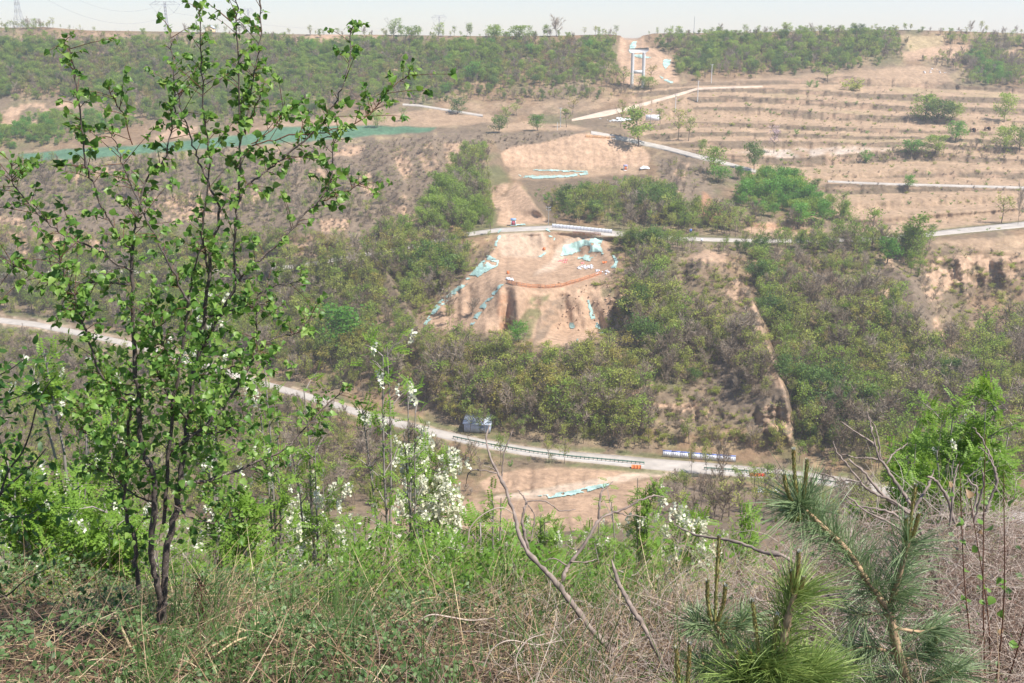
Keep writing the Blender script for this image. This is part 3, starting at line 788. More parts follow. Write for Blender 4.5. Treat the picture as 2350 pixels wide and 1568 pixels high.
# upper left woods below the plateau
wood([(-600,88),(500,92),(520,86),(900,96),(1120,92),(1418,90),(1412,130),(1425,195),(1440,206),(1100,216),(1000,238),(900,248),(640,276),(560,292),(440,286),(320,284),(160,232),(-600,240)], 15,
     [('bare', .11), ('rust', .03), ('spring', .20), ('yellow', .05), ('green', .34), ('full', .16), ('tall', .06), ('dark', .05)], 5.6, 1, keep=.95)
wood([(420,88),(1200,92),(1410,90),(1410,150),(1200,170),(900,170),(700,140)], 34, [('green', .3), ('full', .4), ('vivid', .2), ('dark', .2)], 6.5, 2, keep=.6)
wood([(-300,66),(160,62),(170,72),(-300,80)], 14, [('spring', .5), ('green', .4), ('bare', .2)], 5, 3)
wood([(-300,66),(500,78),(500,92),(-300,95)], 34, [('full', .3), ('green', .3), ('scrub', .4)], 5, 4, veto=2)
# tree line on the left part of the ridge
wood([(700,80),(1420,80),(1420,88),(700,87)], 17, [('bare', .25), ('spring', .3), ('green', .35), ('tall', .2)], 6, 5, veto=2, keep=.8)
wood([(420,74),(720,76),(720,84),(420,82)], 22, [('spring', .4), ('green', .3), ('bare', .3)], 5, 6, veto=2)
# right of the cut
wood([(1478,84),(1700,78),(1850,75),(2060,75),(2075,140),(1900,168),(1750,184),(1620,186),(1555,180),(1540,130),(1490,104)], 17,
     [('bare', .14), ('spring', .16), ('green', .36), ('full', .2), ('dark', .14)], 6, 7)
wood([(1478,78),(2120,70),(2120,76),(1478,84)], 15, [('green', .5), ('full', .3), ('spring', .3), ('bare', .15)], 5, 8, veto=2)
wood([(2060,80),(2350,80),(2700,90),(2700,240),(2350,240),(2200,196),(2180,165),(2080,140)], 19, [('bare', .3), ('spring', .25), ('green', .3), ('full', .1)], 5.5, 9)
wood([(2110,72),(2350,76),(2350,82),(2110,77)], 30, [('bare', .6), ('spring', .4)], 5.5, 10, veto=2)
wood([(2200,110),(2290,110),(2350,170),(2330,220),(2230,200)], 20, [('green', .6), ('vivid', .3)], 6, 11)
# hedge bank along the foot of the upper left wood
wood([(900,214),(1440,206),(1520,200),(1440,228),(1200,238),(1000,246)], 16, [('bare', .3), ('spring', .3), ('dark', .2), ('scrub', .3), ('green', .2)], 4.5, 12, veto=2, keep=.75)
# bright thicket at the far left bench
wood([(-500,310),(160,262),(300,270),(330,292),(200,322),(60,342),(-500,350)], 16, [('full', .5), ('green', .3), ('vivid', .2)], 5, 13)
# left scrub slopes
wood([(-500,375),(560,335),(1040,308),(1050,470),(980,540),(560,545),(-500,545)], 15, [('heath', .5), ('scrub', .5)], 1.3, 14, veto=.86, keep=.9, squash=1.9)
wood([(-500,380),(560,345),(900,420),(900,540),(300,500),(-500,490)], 26, [('bare', .3), ('spring', .45), ('green', .35)], 5, 15, veto=.9, keep=.95)
# centre ravine
wood([(1062,345),(1120,335),(1128,350),(1105,430),(1112,460),(1130,530),(1135,545),(1060,570),(850,575),(830,545),(890,520),(955,530),(985,470),(1010,420)], 15, [('bare', .08), ('spring', .2), ('green', .5), ('tall', .15), ('full', .1)], 7.5, 16, veto=.8)
wood([(1265,462),(1320,455),(1400,450),(1480,440),(1545,440),(1560,480),(1640,530),(1700,535),(1690,547),(1400,533),(1290,515),(1275,500)], 15, [('bare', .12), ('yellow', .12), ('spring', .3), ('green', .4), ('dark', .15)], 7.5, 17, veto=.8)
wood([(1500,470),(1700,500),(1900,520),(2000,540),(2100,545),(2100,590),(1900,600),(1700,560),(1500,545)], 17, [('bare', .1), ('spring', .3), ('green', .6)], 7.5, 18, veto=.75)
wood([(1215,440),(1300,425),(1480,412),(1540,440),(1400,470),(1290,508),(1270,510)], 12, [('scrub', .4), ('bush', .2), ('olivebush', .3), ('green', .2)], 2.6, 52, veto=.8)
wood([(1090,400),(1135,395),(1128,430),(1138,520),(1085,545),(1060,500)], 14, [('green', .6), ('spring', .4)], 4.5, 53, veto=.9)
# copse on the knoll
wood([(1690,412),(1790,398),(1850,425),(1870,462),(1955,480),(1960,506),(1860,512),(1700,490),(1655,462)], 21, [('green', .3), ('vivid', .6), ('full', .3)], 7.5, 19, veto=.95)
wood([(1500,365),(1620,375),(1650,420),(1590,480),(1510,420)], 18, [('heath', .6), ('scrub', .3), ('spring', .3)], 3.5, 20, veto=.95, keep=.6)
# banks under the upper road, left
wood([(-500,540),(560,545),(830,560),(1060,555),(1100,600),(1000,690),(960,760),(900,640),(700,600),(560,600),(-500,640)], 17, [('bare', .14), ('yellow', .16), ('spring', .48), ('green', .28)], 7, 21)
wood([(840,615),(1010,600),(1085,600),(1080,625),(990,690),(960,750),(900,650)], 14, [('bare', .2), ('spring', .4), ('dark', .15), ('green', .3)], 8.5, 22)
# slope above the valley road, left
wood([(-500,600),(560,590),(800,590),(880,640),(950,780),(950,900),(700,895),(400,800),(0,725),(-500,700)], 18, [('bare', .14), ('yellow', .08), ('spring', .44), ('green', .32)], 7.5, 23)
# valley middle: foot of the works, thin wood
wood([(950,800),(1000,795),(1160,825),(1200,840),(1300,850),(1400,830),(1450,820),(1500,900),(1500,1040),(1300,1026),(1100,990),(960,940)], 18, [('bare', .17), ('yellow', .15), ('spring', .44), ('green', .26)], 8.5, 24)
wood([(1040,680),(1160,765),(1000,765),(985,740)], 34, [('bare', .7), ('spring', .4)], 8, 25, veto=2, keep=.7)
# right of the works down to the road
wood([(1440,600),(1480,590),(1550,600),(1540,680),(1600,760),(1560,860),(1640,890),(1500,890),(1440,800),(1420,700)], 17, [('bare', .2), ('spring', .40), ('dark', .1), ('green', .32)], 8, 26)
wood([(1590,710),(1660,725),(1735,775),(1790,900),(1700,930),(1640,850),(1560,900),(1500,900),(1540,760)], 17, [('bare', .45), ('spring', .5)], 7, 27, veto=.9)
wood([(1640,800),(1770,820),(1815,960),(1700,960),(1560,930)], 15, [('heath', .7), ('scrub', .3)], 1.5, 28, veto=.95, squash=1.6)
wood([(1440,1000),(1560,1010),(1700,1015),(1810,1025),(1810,1060),(1820,1060),(1700,1030),(1500,1022)], 17, [('bare', .2), ('yellow', .25), ('spring', .45), ('green', .2)], 7.5, 29, veto=.95, keep=.9)
wood([(1730,650),(1800,660),(2010,665),(2060,700),(2120,800),(2170,850),(2130,1000),(1840,1060),(1815,990),(1790,860),(1740,700)], 17, [('bare', .24), ('yellow', .07), ('spring', .46), ('green', .24)], 8, 30)
wood([(1725,600),(1770,590),(1790,720),(1830,860),(1850,980),(1815,980),(1775,830),(1740,720)], 15, [('green', .8), ('dark', .3)], 8.5, 31)
wood([(1830,880),(1980,880),(2000,1000),(1840,1030)], 22, [('dark', .5), ('green', .5)], 8.5, 32)
wood([(2010,600),(2110,650),(2165,800),(2120,800),(2060,700)], 14, [('heath', .6), ('scrub', .4)], 1.5, 33, veto=.95, squash=1.6)
wood([(2120,740),(2230,770),(2350,740),(2800,720),(2800,1000),(2130,1000),(2170,850)], 18, [('bare', .45), ('spring', .4), ('green', .2)], 8, 34)
wood([(2070,560),(2130,556),(2120,640),(2080,650)], 16, [('green', .8), ('tall', .4)], 8, 35)
wood([(1760,600),(1990,600),(2010,640),(1990,660),(1760,650)], 17, [('bare', .3), ('spring', .4), ('green', .35)], 5.5, 36)
# beyond and beside the valley road
wood([(1000,950),(1300,1022),(1480,1040),(1480,1046),(1240,1026),(1000,982)], 17, [('spring', .4), ('green', .5), ('yellow', .2)], 7, 37)
wood([(1820,1040),(2150,1000),(2600,1000),(2600,1100),(2200,1130),(1830,1078)], 20, [('bare', .3), ('spring', .45), ('green', .25)], 8, 38)
# near side of the valley road
wood([(-500,770),(60,770),(300,812),(600,906),(900,998),(1100,1046),(1120,1090),(850,1170),(500,1210),(-500,1210)], 13, [('bare', .36), ('spring', .36), ('scrub', .2), ('green', .14)], 5, 39, keep=.9)
wood([(1120,1050),(1480,1078),(1400,1076),(1180,1074),(1090,1095)], 17, [('scrub', .5), ('spring', .4), ('bush', .15)], 3, 40)
wood([(1520,1100),(1700,1104),(1900,1120),(2100,1165),(2600,1260),(2600,1214),(1500,1214),(1460,1190)], 20, [('bare', .45), ('spring', .45), ('green', .15)], 6, 41)
wood([(1616,1090),(1900,1113),(2080,1150),(2080,1160),(1900,1126),(1740,1106)], 17, [('bare', .3), ('spring', .7)], 7.5, 42, veto=2, keep=.7)
wood([(1405,556),(1590,562),(1590,586),(1405,582)], 11, [('green', .6), ('spring', .4), ('dark', .15)], 6, 50, veto=2)
wood([(1620,568),(1760,566),(2110,560),(2110,580),(1760,586),(1620,584)], 13, [('green', .5), ('spring', .4), ('dark', .15)], 5.5, 51, veto=2)
# scrub between, everywhere nothing else is said
wood([(-500,770),(300,840),(1000,1060),(1100,1130),(2600,1150),(2600,1214),(-500,1214)], 12, [('heath', .4), ('scrub', .4), ('olivebush', .2)], 1.5, 43, veto=.5, keep=.6, squash=1.5)
wood([(-500,545),(2350,560),(2350,1040),(1500,1040),(-500,700)], 12, [('heath', .35), ('scrub', .4), ('olivebush', .25)], 1.7, 44, veto=.6, keep=.8, squash=1.3)
wood([(1450,215),(2100,196),(2700,250),(2700,540),(2140,535),(1900,480),(1700,390),(1480,320)], 21, [('heath', .5), ('scrub', .5)], 1.0, 45, veto=2, keep=.5, squash=1.5)
wood([(1450,215),(2100,196),(2700,250),(2700,540),(2140,535),(1900,480),(1700,390),(1480,320)], 30, [('olivebush', .5), ('bush', .3), ('scrub', .3)], 1.3, 48, veto=2, keep=.5, squash=1.3)
wood([(2040,345),(2350,330),(2350,372),(2060,372),(1830,380)], 15, [('heath', .6), ('scrub', .3), ('spring', .1)], 3, 46, veto=2, keep=.7)
wood([(560,320),(900,320),(1040,306),(1120,300),(1240,300),(1350,300),(1340,312),(1240,330),(1150,350),(1040,350)], 14, [('heath', .8), ('scrub', .3)], 1.2, 47, veto=.95, keep=.7, squash=1.6)

SPA = [(u, v, k_, h, w_) for (u, v, k_, h, w_) in PLANTS]
PT = P(np.array([s[0] for s in SPA]), np.array([s[1] for s in SPA]), -0.15)

# ------------------------------------------------------------------ single trees one can point at: (u, base v, top v, width, kind, label)
SOLO = [
 (1190,786,737,46,'vivid',"round bright green bush at the foot of the bare earth nose below the works platform"),
 (2172,884,818,62,'dark',"dense dark green round tree where the grey right spur meets the gully"),
 (2110,905,868,50,'bush',"low flat green bush just left of the dense dark round tree"),
 (790,800,704,128,'vivid',"large vivid green spreading tree standing alone in the left valley wood"),
 (1466,336,248,66,'tall',"tallest green tree beside the pale road above the cut wall"),
 (1424,292,236,30,'spring',"thin yellowish tree behind the hedge left of the tallest roadside tree"),
 (1556,322,258,44,'spring',"yellow green tree, the left one of a leaning pair near the white board"),
 (1580,324,272,44,'green',"greener right hand tree of the pair near the white board"),
 (1515,284,250,34,'green',"small tree growing at the right end of the white board"),
 (1300,292,250,34,'green',"upright green tree right beside the white pole at the field corner"),
 (1234,300,266,36,'vivid',"small spreading green tree on the scrubby lip above the cut wall"),
 (1164,294,247,36,'green',"taller of the trees at the head of the centre ravine"),
 (1145,306,268,36,'dark',"round dark green bush at the head of the centre ravine"),
 (1186,266,240,30,'green',"small bush behind the trees at the head of the centre ravine"),
 (1050,262,229,36,'dark',"compact dark tree beside the farm lane"),
 (866,293,258,32,'full',"grey green rounded tree at the far edge of the green crop"),
 (925,279,250,24,'green',"narrow green shrub right of the rounded tree by the green crop"),
 (1314,263,228,26,'yellow',"yellowish round tree under the bank near the dirt track"),
 (1776,352,298,40,'blossom',"leafless tree with pale pink blossom on the pale striped terrace"),
 (1730,392,330,44,'dark',"dark conical tree on the verge of the terrace road"),
 (1636,402,345,52,'full',"upper tree of the rounded clump over the red gully head"),
 (1648,420,384,50,'vivid',"lower bright tree of the rounded clump over the red gully head"),
 (1610,348,322,20,'full',"small round dark shrub on the bank above the terrace road"),
 (2122,278,224,62,'full',"left tree of the wide dark clump on the middle terraces"),
 (2150,284,234,66,'dark',"middle tree of the wide dark clump on the middle terraces"),
 (2182,280,238,50,'full',"right tree of the wide dark clump on the middle terraces"),
 (2304,280,222,42,'full',"upright green tree near the terrace ends on the right"),
 (2192,326,282,46,'vivid',"round bright tree left of the dark cave mouths"),
 (2146,352,314,52,'full',"broad green tree below the round bright tree by the cave mouths"),
 (2090,358,324,58,'vivid',"low wide bright shrub below the pale striped terrace end"),
 (2254,328,302,28,'green',"small green bush between the two cave mouths"),
 (2302,346,296,46,'full',"leafy tree right of the cave mouths"),
 (2340,345,290,46,'full',"dark leafy tree at the far right under the cave bank"),
 (1986,372,342,34,'bush',"grey green bush on the lip of the pale striped terrace"),
 (2032,372,340,46,'scrub',"loose brownish bush with green shoots beside the terrace lip"),
 (1872,430,410,24,'dark',"small dark bush by the grey mound above the copse"),
 (2082,432,404,30,'vivid',"small bright bush growing through the edge of the field road"),
 (2002,562,478,60,'green',"tall ragged green tree on the bank over the upper road"),
 (2094,592,498,62,'tall',"tall bright green tree beside the gully right of the ragged roadside tree"),
 (2036,604,548,54,'vivid',"leafy bush hanging over the gully edge under the upper road"),
 (1934,508,463,38,'full',"round tree at the right end of the copse with a dark trunk"),
 (1888,512,464,44,'vivid',"bright tree second from the right end of the copse"),
 (1830,522,468,56,'vivid',"widest bright tree at the lower edge of the copse"),
 (2298,512,452,48,'spring',"thin leafy tree on the tan field by the curve of the upper road"),
 (2336,516,440,14,'bare',"leafless thin tree beside the leafy one on the tan field"),
 (2139,536,516,18,'dark',"small dark conifer on the verge where the upper road climbs"),
 (1277,84,46,34,'bare',"tall leafless tree standing out on the skyline left of the cut"),
 (1257,84,58,20,'tall',"narrow green tree right beside the leafless skyline tree"),
 (1192,98,64,50,'full',"wide rounded tree, one of two domes on the skyline"),
 (1136,98,62,42,'full',"domed tree on the skyline left of the widest dome"),
 (1005,98,58,34,'green',"thin tall tree near the far small pylon on the skyline"),
 (902,100,50,44,'green',"tall full tree rising at the left end of the skyline row"),
 (946,96,64,40,'full',"dark rounded tree in the skyline row next to the tall full tree"),
 (1086,186,144,46,'vivid',"round vivid green tree in the middle of the upper wood"),
 (1034,206,178,32,'rust',"round reddish brown leafless tree low in the upper wood"),
 (1026,214,190,32,'vivid',"small vivid green tree below the reddish brown one"),
 (1955,207,172,60,'olivebush',"wide grey olive bush above the top terrace"),
 (1858,200,183,18,'bush',"left of two small bright bushes on the top terrace edge"),
 (1873,201,184,16,'bush',"right of two small bright bushes on the top terrace edge"),
 (1900,190,160,40,'green',"green tree at the foot of the right upper wood"),
 (1400,800,755,50,'green',"loose green tree right of the bare earth nose"),
 (1360,800,756,40,'yellow',"yellow green tree under the bare earth nose"),
 (1275,512,474,30,'yellow',"yellow green tree beside the pole over the works road"),
 (1465,206,176,40,'green',"bush in front of the feet of the concrete pier"),
 (1488,206,180,36,'full',"bush right of the feet of the concrete pier"),
 (1432,206,160,44,'green',"taller tree left of the feet of the concrete pier"),
 (1492,186,152,34,'yellow',"yellow green tree on the earth right of the concrete pier"),
 (2010,1090,1000,40,'spring',"thin spring tree behind the grey dead branches above the road"),
 (1620,1096,1015,40,'spring',"thin dark trunked tree in front of the lower white boards, left one"),
 (1658,1100,1010,44,'bare',"thin tree with bare top in front of the lower white boards, right one"),
 (1585,1098,1020,22,'spring',"slim tree beside the gap in the lower white boards"),
 (1775,1180,1090,60,'bare',"bare dark branched tree on the slope below the red road barrier"),
 (1640,1190,1100,50,'bare',"bare thin tree on the slope below the lower white boards"),
 (1260,1062,1000,36,'spring',"thin yellow green tree on the verge over the earth pit, left of two"),
 (1295,1064,1006,36,'spring',"thin yellow green tree on the verge over the earth pit, right of two"),
 (1078,996,930,40,'spring',"thin spring tree in front of the left end of the metal shed"),
 (1112,1000,936,44,'green',"thin green tree in front of the right end of the metal shed"),
 (1150,1070,990,40,'green',"thin green tree rising over the green road rail"),
]
LAB = {'spring': "thin olive spring tree", 'green': "thin light green tree", 'yellow': "thin yellowish tree", 'bare': "thin leafless tree",
       'rust': "leafless rust brown tree", 'full': "full leafy green tree", 'vivid': "bright green leafy tree", 'dark': "dark green leafy tree", 'tall': "tall narrow green tree", 'bush': "low green bush",
       'olivebush': "low olive bush", 'scrub': "low brown bush with green shoots", 'heath': "low grey brown leafless bush", 'blossom': "pale blossoming tree"}
def tree_thing(u, v, k_, h, wfac, label, group=None, variant=None):
    r = random.Random(int(u * 31 + v * 7))
    wm, cm = KINDS[k_][variant if variant is not None else r.randrange(len(KINDS[k_]))]
    p = P(u, v, -0.12)
    nm = 'bush' if k_ in ('bush', 'olivebush', 'scrub', 'heath') else 'tree'
    t = thing(nm, label, nm, p, group, r.random() * 6.28)
    t.scale = (h * wfac, h * wfac, h)
    put(wm, 'trunk' if nm == 'tree' else 'stems', t); put(cm, 'crown', t)
    return t
WD = {'sparse': .62}
for (u, vb, vt, wpx, k_, lab) in SOLO:
    s = pxm(P(u, vb)); h = (vb - vt) / s * 1.04
    nat = {'full': .80, 'vivid': .80, 'dark': .80, 'bush': 1.15, 'olivebush': 1.15, 'scrub': 1.1, 'tall': .50, 'blossom': .62}.get(k_, .62)
    tree_thing(u, vb, k_, h, max(.5, min(2.4, (wpx / s) / (h * nat))), lab)

# of the rest, the ones that show largest are trees of their own; the far woods behind them stay one mass each
big = np.array([s[3] / p[1] for s, p in zip(SPA, PT)])
TREEK = {'spring', 'green', 'yellow', 'bare', 'rust', 'full', 'vivid', 'dark', 'tall'}
cand = [i for i in np.argsort(-big) if SPA[i][2] in TREEK and -20 < SPA[i][0] < 2370 and PT[i][1] > 100]
single = set(int(i) for i in cand[:225])
def region(u, v):
    rd = np.interp(u, *zip(*ROAD))
    if v > rd:
        return "below the valley road" + (" at its far end" if u < 500 else (" behind the white blossoms" if u < 1250 else " right of the earth pit"))
    if u < 650: return "above the valley road behind the foreground tree"
    if u < 1010: return "between valley road and left grey spur"
    if u < 1500: return "between valley road and works platform"
    if u < 1820: return "above the lower white boards"
    return "in the gully between the right spurs"
for i in sorted(single):
    u, v, k_, h, w_ = SPA[i]
    rg = region(u, v); mm = [j for j in single if region(*SPA[j][:2]) == rg]
    qu = sum(SPA[j][0] < u for j in mm) / len(mm); qv = sum(SPA[j][1] < v for j in mm) / len(mm)
    spot = (["high", "midway", "low"][min(2, int(qv * 3))] + " " + ["left", "centre left", "centre right", "right"][min(3, int(qu * 4))]) if len(mm) > 6 else "standing"
    tree_thing(u, v, k_, h, w_, LAB[k_] + " " + spot + " " + rg, "trees " + rg)

def scatter(name, idx, kinds, label=None):
    """one mass of plants: points that carry a plant each"""
    idx = [i for i in idx if SPA[i][2] in kinds]
    protos = bpy.data.collections.new(name + "_shapes"); order = []
    for k_ in kinds:
        for j, (wm, cm) in enumerate(KINDS[k_]):
            me_ = bpy.data.meshes.new("plant"); bmo = MB()
            order.append((k_, j))
            import bmesh
            bm = bmesh.new(); bm.from_mesh(wm); nw = len(bm.faces); bm.from_mesh(cm)
            bm.faces.ensure_lookup_table()
            for f in bm.faces[nw:]: f.material_index += 1
            bm.to_mesh(me_); bm.free()
            me_.materials.append(wm.materials[0])
            for m_ in cm.materials: me_.materials.append(m_)
            o = bpy.data.objects.new("%03d_plant" % (len(order)), me_); protos.objects.link(o)
    where = {k_: [n for n, q in enumerate(order) if q[0] == k_] for k_ in kinds}
    r = np.random.default_rng(99)
    n = len(idx); me_ = bpy.data.meshes.new(name)
    me_.vertices.add(n); me_.vertices.foreach_set("co", PT[idx].astype(np.float32).ravel())
    a = me_.attributes.new("which", 'INT', 'POINT'); a.data.foreach_set("value", np.array([where[SPA[i][2]][r.integers(len(where[SPA[i][2]]))] for i in idx], dtype=np.int32))
    a = me_.attributes.new("turn", 'FLOAT_VECTOR', 'POINT'); tn = np.zeros((n, 3), np.float32); tn[:, 2] = r.random(n) * 6.28; tn[:, :2] = r.normal(size=(n, 2)) * .05; a.data.foreach_set("vector", tn.ravel())
    a = me_.attributes.new("grown", 'FLOAT_VECTOR', 'POINT'); a.data.foreach_set("vector", np.array([(SPA[i][3] * SPA[i][4], SPA[i][3] * SPA[i][4], SPA[i][3]) for i in idx], dtype=np.float32).ravel())
    o = put(me_, name); o['kind'] = 'stuff'
    ng = bpy.data.node_groups.new(name, 'GeometryNodeTree')
    ng.interface.new_socket("Geometry", in_out='INPUT', socket_type='NodeSocketGeometry'); ng.interface.new_socket("Geometry", in_out='OUTPUT', socket_type='NodeSocketGeometry')
    gi_ = ng.nodes.new("NodeGroupInput"); go = ng.nodes.new("NodeGroupOutput")
    ci = ng.nodes.new("GeometryNodeCollectionInfo"); ci.inputs["Collection"].default_value = protos; ci.inputs["Separate Children"].default_value = True; ci.inputs["Reset Children"].default_value = True
    ip = ng.nodes.new("GeometryNodeInstanceOnPoints"); ip.inputs["Pick Instance"].default_value = True
    def attr(nm, ty):
        x = ng.nodes.new("GeometryNodeInputNamedAttribute"); x.data_type = ty; x.inputs["Name"].default_value = nm; return x.outputs["Attribute"]
    e2r = ng.nodes.new("FunctionNodeEulerToRotation")
    L = ng.links.new
    L(gi_.outputs[0], ip.inputs["Points"]); L(ci.outputs[0], ip.inputs["Instance"])
    L(attr("which", 'INT'), ip.inputs["Instance Index"]); L(attr("turn", 'FLOAT_VECTOR'), e2r.inputs[0]); L(e2r.outputs[0], ip.inputs["Rotation"]); L(attr("grown", 'FLOAT_VECTOR'), ip.inputs["Scale"])
    L(ip.outputs[0], go.inputs[0])
    md = o.modifiers.new("plants", 'NODES'); md.node_group = ng
    return o
rest = [i for i in range(len(SPA)) if i not in single]
far_i = [i for i in rest if PT[i][1] >= 430]; mid_i = [i for i in rest if PT[i][1] < 430]
scatter("plateau_woods", far_i, ['spring', 'green', 'yellow', 'bare', 'rust', 'full', 'vivid', 'dark', 'tall'])
scatter("valley_woods", mid_i, ['spring', 'green', 'yellow', 'bare', 'full', 'vivid', 'dark', 'tall'])
scatter("scrub_undergrowth", rest, ['heath', 'scrub', 'bush', 'olivebush'])
print("PLANTS", len(SPA), "single", len(single) + len(SOLO))
# ------------------------------------------------------------------ things people have built in the valley
M['concrete'] = mat("concrete", (0.62, 0.61, 0.60), var=0.08, scale=0.6)
M['white'] = mat("white_sheet", (0.78, 0.79, 0.83), var=0.05, rough=0.5)
M['blue'] = mat("blue_paint", (0.10, 0.20, 0.55), rough=0.5)
M['palebl'] = mat("pale_blue_roof", (0.30, 0.45, 0.72), rough=0.5)
M['red'] = mat("red_plastic", (0.62, 0.06, 0.03), rough=0.45)
M['pink'] = mat("faded_pink_plastic", (0.80, 0.28, 0.27), rough=0.5)
M['orange'] = mat("orange_plastic", (0.72, 0.20, 0.06), rough=0.5)
M['rail'] = mat("green_rail", (0.035, 0.16, 0.115), rough=0.5)
M['steel'] = mat("galvanised_steel", (0.33, 0.35, 0.40), rough=0.5, metal=0.4)
M['pole'] = mat("pole_concrete", (0.66, 0.65, 0.63), var=0.06)
M['darkpole'] = mat("weathered_pole", (0.34, 0.31, 0.28))
M['door'] = mat("dark_doorway", (0.03, 0.025, 0.02))
M['yellow'] = mat("ochre_wall", (0.70, 0.56, 0.33))
M['loess'] = mat("loess_wall", (0.40, 0.26, 0.17), scale=1.5)
M['net'] = mat("teal_dust_net", (0.34, 0.48, 0.43), var=0.38, scale=0.35, rough=0.8)
M['netgrey'] = mat("worn_dust_net", (0.26, 0.38, 0.35), var=0.35, scale=0.4, rough=0.9)

def yaw_of(a, b):
    return math.atan2(b[1] - a[1], b[0] - a[0])

# bridge pier: two round columns, a cross beam low down and a cap beam
pp = P(1462.5, 203); s = pxm(pp)
pier = thing("bridge_pier", "tall pale concrete pier with two round columns below the hill cutting", "bridge pier", pp)
hgt = 79 / s
for dx in (-12.7 / s, 12.7 / s):
    b = MB(); b.tube([(dx, 0, -3), (dx, 0, hgt)], [3.75 / s] * 2, 20, cap=False)
    b.build("column", M['concrete'], pier, smooth=True)
b = MB(); b.box((0, 0, hgt - 42.5 / s), (22 / s, 5 / s, 7.5 / s)); b.build("cross_beam", M['concrete'], pier)
b = MB(); c = hgt; w_ = 22.5 / s; hh = 8.5 / s; dp = 7 / s
pr = [(-w_, c + hh), (w_ - 3 / s, c + hh), (w_ - 3 / s, c + hh + 2.5 / s), (w_, c + hh + 2.5 / s), (w_, c + hh * .5), (w_ - 6 / s, c), (-w_ + 6 / s, c), (-w_, c + hh * .5)]
q = [(x, y, z) for y in (-dp / 2, dp / 2) for x, z in pr]; n = len(pr)
b.add(q, [[i, (i + 1) % n, n + (i + 1) % n, n + i] for i in range(n)])
b.f.append(np.array([[0, 1, 2, 3], [0, 3, 4, 7], [4, 5, 6, 7], [8, 11, 10, 9], [8, 15, 12, 11], [12, 15, 14, 13]])); b.m.append(np.zeros(6, int))
b.build("cap_beam", M['concrete'], pier)

# poles
def pole(u, vb, vt, label, material, arms=1, nm="utility_pole", rpx=1.0):
    p = P(u, vb); s = pxm(p); h = (vb - vt) / s
    t = thing(nm, label, "pole", p)
    b = MB(); b.tube([(0, 0, -.5), (0, 0, h)], [max(.16, rpx / s), max(.11, .7 * rpx / s)], 8); b.build("shaft", material, t, True)
    for k in range(arms):
        b = MB(); b.box((0, 0.1, h - .35 - .9 * k), (1.7, .12, .14)); a = b.build("cross_arm", M['steel'], t)
        for x in (-.75, 0, .75):
            b = MB(); b.tube([(x, .1, h - .28 - .9 * k), (x, .1, h - .02 - .9 * k)], [.07, .05], 6); b.build("insulator", M['white'], a)
    return t
pole(1286, 292, 248.5, "white pole standing at the field corner above the cut wall", M['pole'], 1, rpx=1.1)
pole(1279, 299, 281, "short thin white post near the base of the field corner pole", M['pole'], 0, "marker_post", .6)
pole(1549.6, 257, 217, "white pole on the terraces below the bend of the dirt track", M['pole'], 1, rpx=1.1)
pole(1600.5, 233, 187, "white pole on the terraces right above the dirt track end", M['pole'], 1, rpx=1.1)
pole(1632, 191, 149, "white pole standing before the right upper wood", M['pole'], 1, rpx=1.0)
pole(1492.5, 299, 251, "thin grey pole in front of the white board", M['darkpole'], 2, rpx=.9)
pole(1258.5, 517, 474, "brownish pole beside the works road with a double cross arm", M['darkpole'], 2, rpx=.9)
pole(1592, 82, 40, "faint lattice mast on the skyline right of the cut", M['steel'], 0, "radio_mast", .35)

# white board by the dirt track
pp = P(1497, 279); s = pxm(pp)
t = thing("notice_board", "plain white rectangular board on posts beside the dirt track", "board", pp)
b = MB(); b.box((0, 0, 8.5 / s), (31 / s, .25, 13 / s)); b.build("panel", M['white'], t)
for x in (-12, 0, 12):
    b = MB(); b.box((x / s, .25, 3.5 / s), (.2, .2, 14 / s)); b.build("post", M['steel'], t)

# cabins
def cabin(u, v, wpx, hpx, label, doorm, roofm, rz=0.0):
    p = P(u, v); s = pxm(p); w_, h = wpx / s, hpx / s
    t = thing("site_toilet", label, "portable toilet", p, None, rz)
    b = MB()
    for sx in (-1, 1):
        b.box((sx * w_ * .44, -w_ * .44, h * .43), (w_ * .12, w_ * .12, h * .86)); 
        b.box((sx * w_ * .44, w_ * .44, h * .43), (w_ * .12, w_ * .12, h * .86))
    b.box((0, w_ * .42, h * .43), (w_ * .76, w_ * .06, h * .86)); b.box((-w_ * .44, 0, h * .43), (w_ * .06, w_ * .76, h * .86)); b.box((w_ * .44, 0, h * .43), (w_ * .06, w_ * .76, h * .86))
    b.box((0, -w_ * .44, h * .80), (w_ * .76, w_ * .08, h * .12)); b.box((0, 0, -.3), (w_ * 1.05, w_ * 1.05, .62))
    b.build("walls", M['white'], t)
    b = MB(); b.box((0, -w_ * .43, h * .37), (w_ * .62, w_ * .05, h * .72)); d = b.build("door", doorm, t)
    b = MB(); b.box((w_ * .22, -w_ * .47, h * .38), (w_ * .06, w_ * .04, h * .06)); b.build("handle", M['steel'], d)
    b = MB(); b.box((0, 0, h * .94), (w_ * 1.12, w_ * 1.12, h * .10)); b.box((0, 0, h * 1.0), (w_ * .9, w_ * .9, h * .05)); b.build("roof", roofm, t)
cabin(1178, 517.5, 11.5, 15.5, "small white cabin with blue roof and dark pink door under the bare knoll", mat("wine_door", (0.45, 0.10, 0.13)), M['palebl'])
cabin(1435, 390, 8.5, 11, "small pale cabin with orange door at the foot of the cut wall", M['orange'], mat("lavender_roof", (0.5, 0.46, 0.70)))

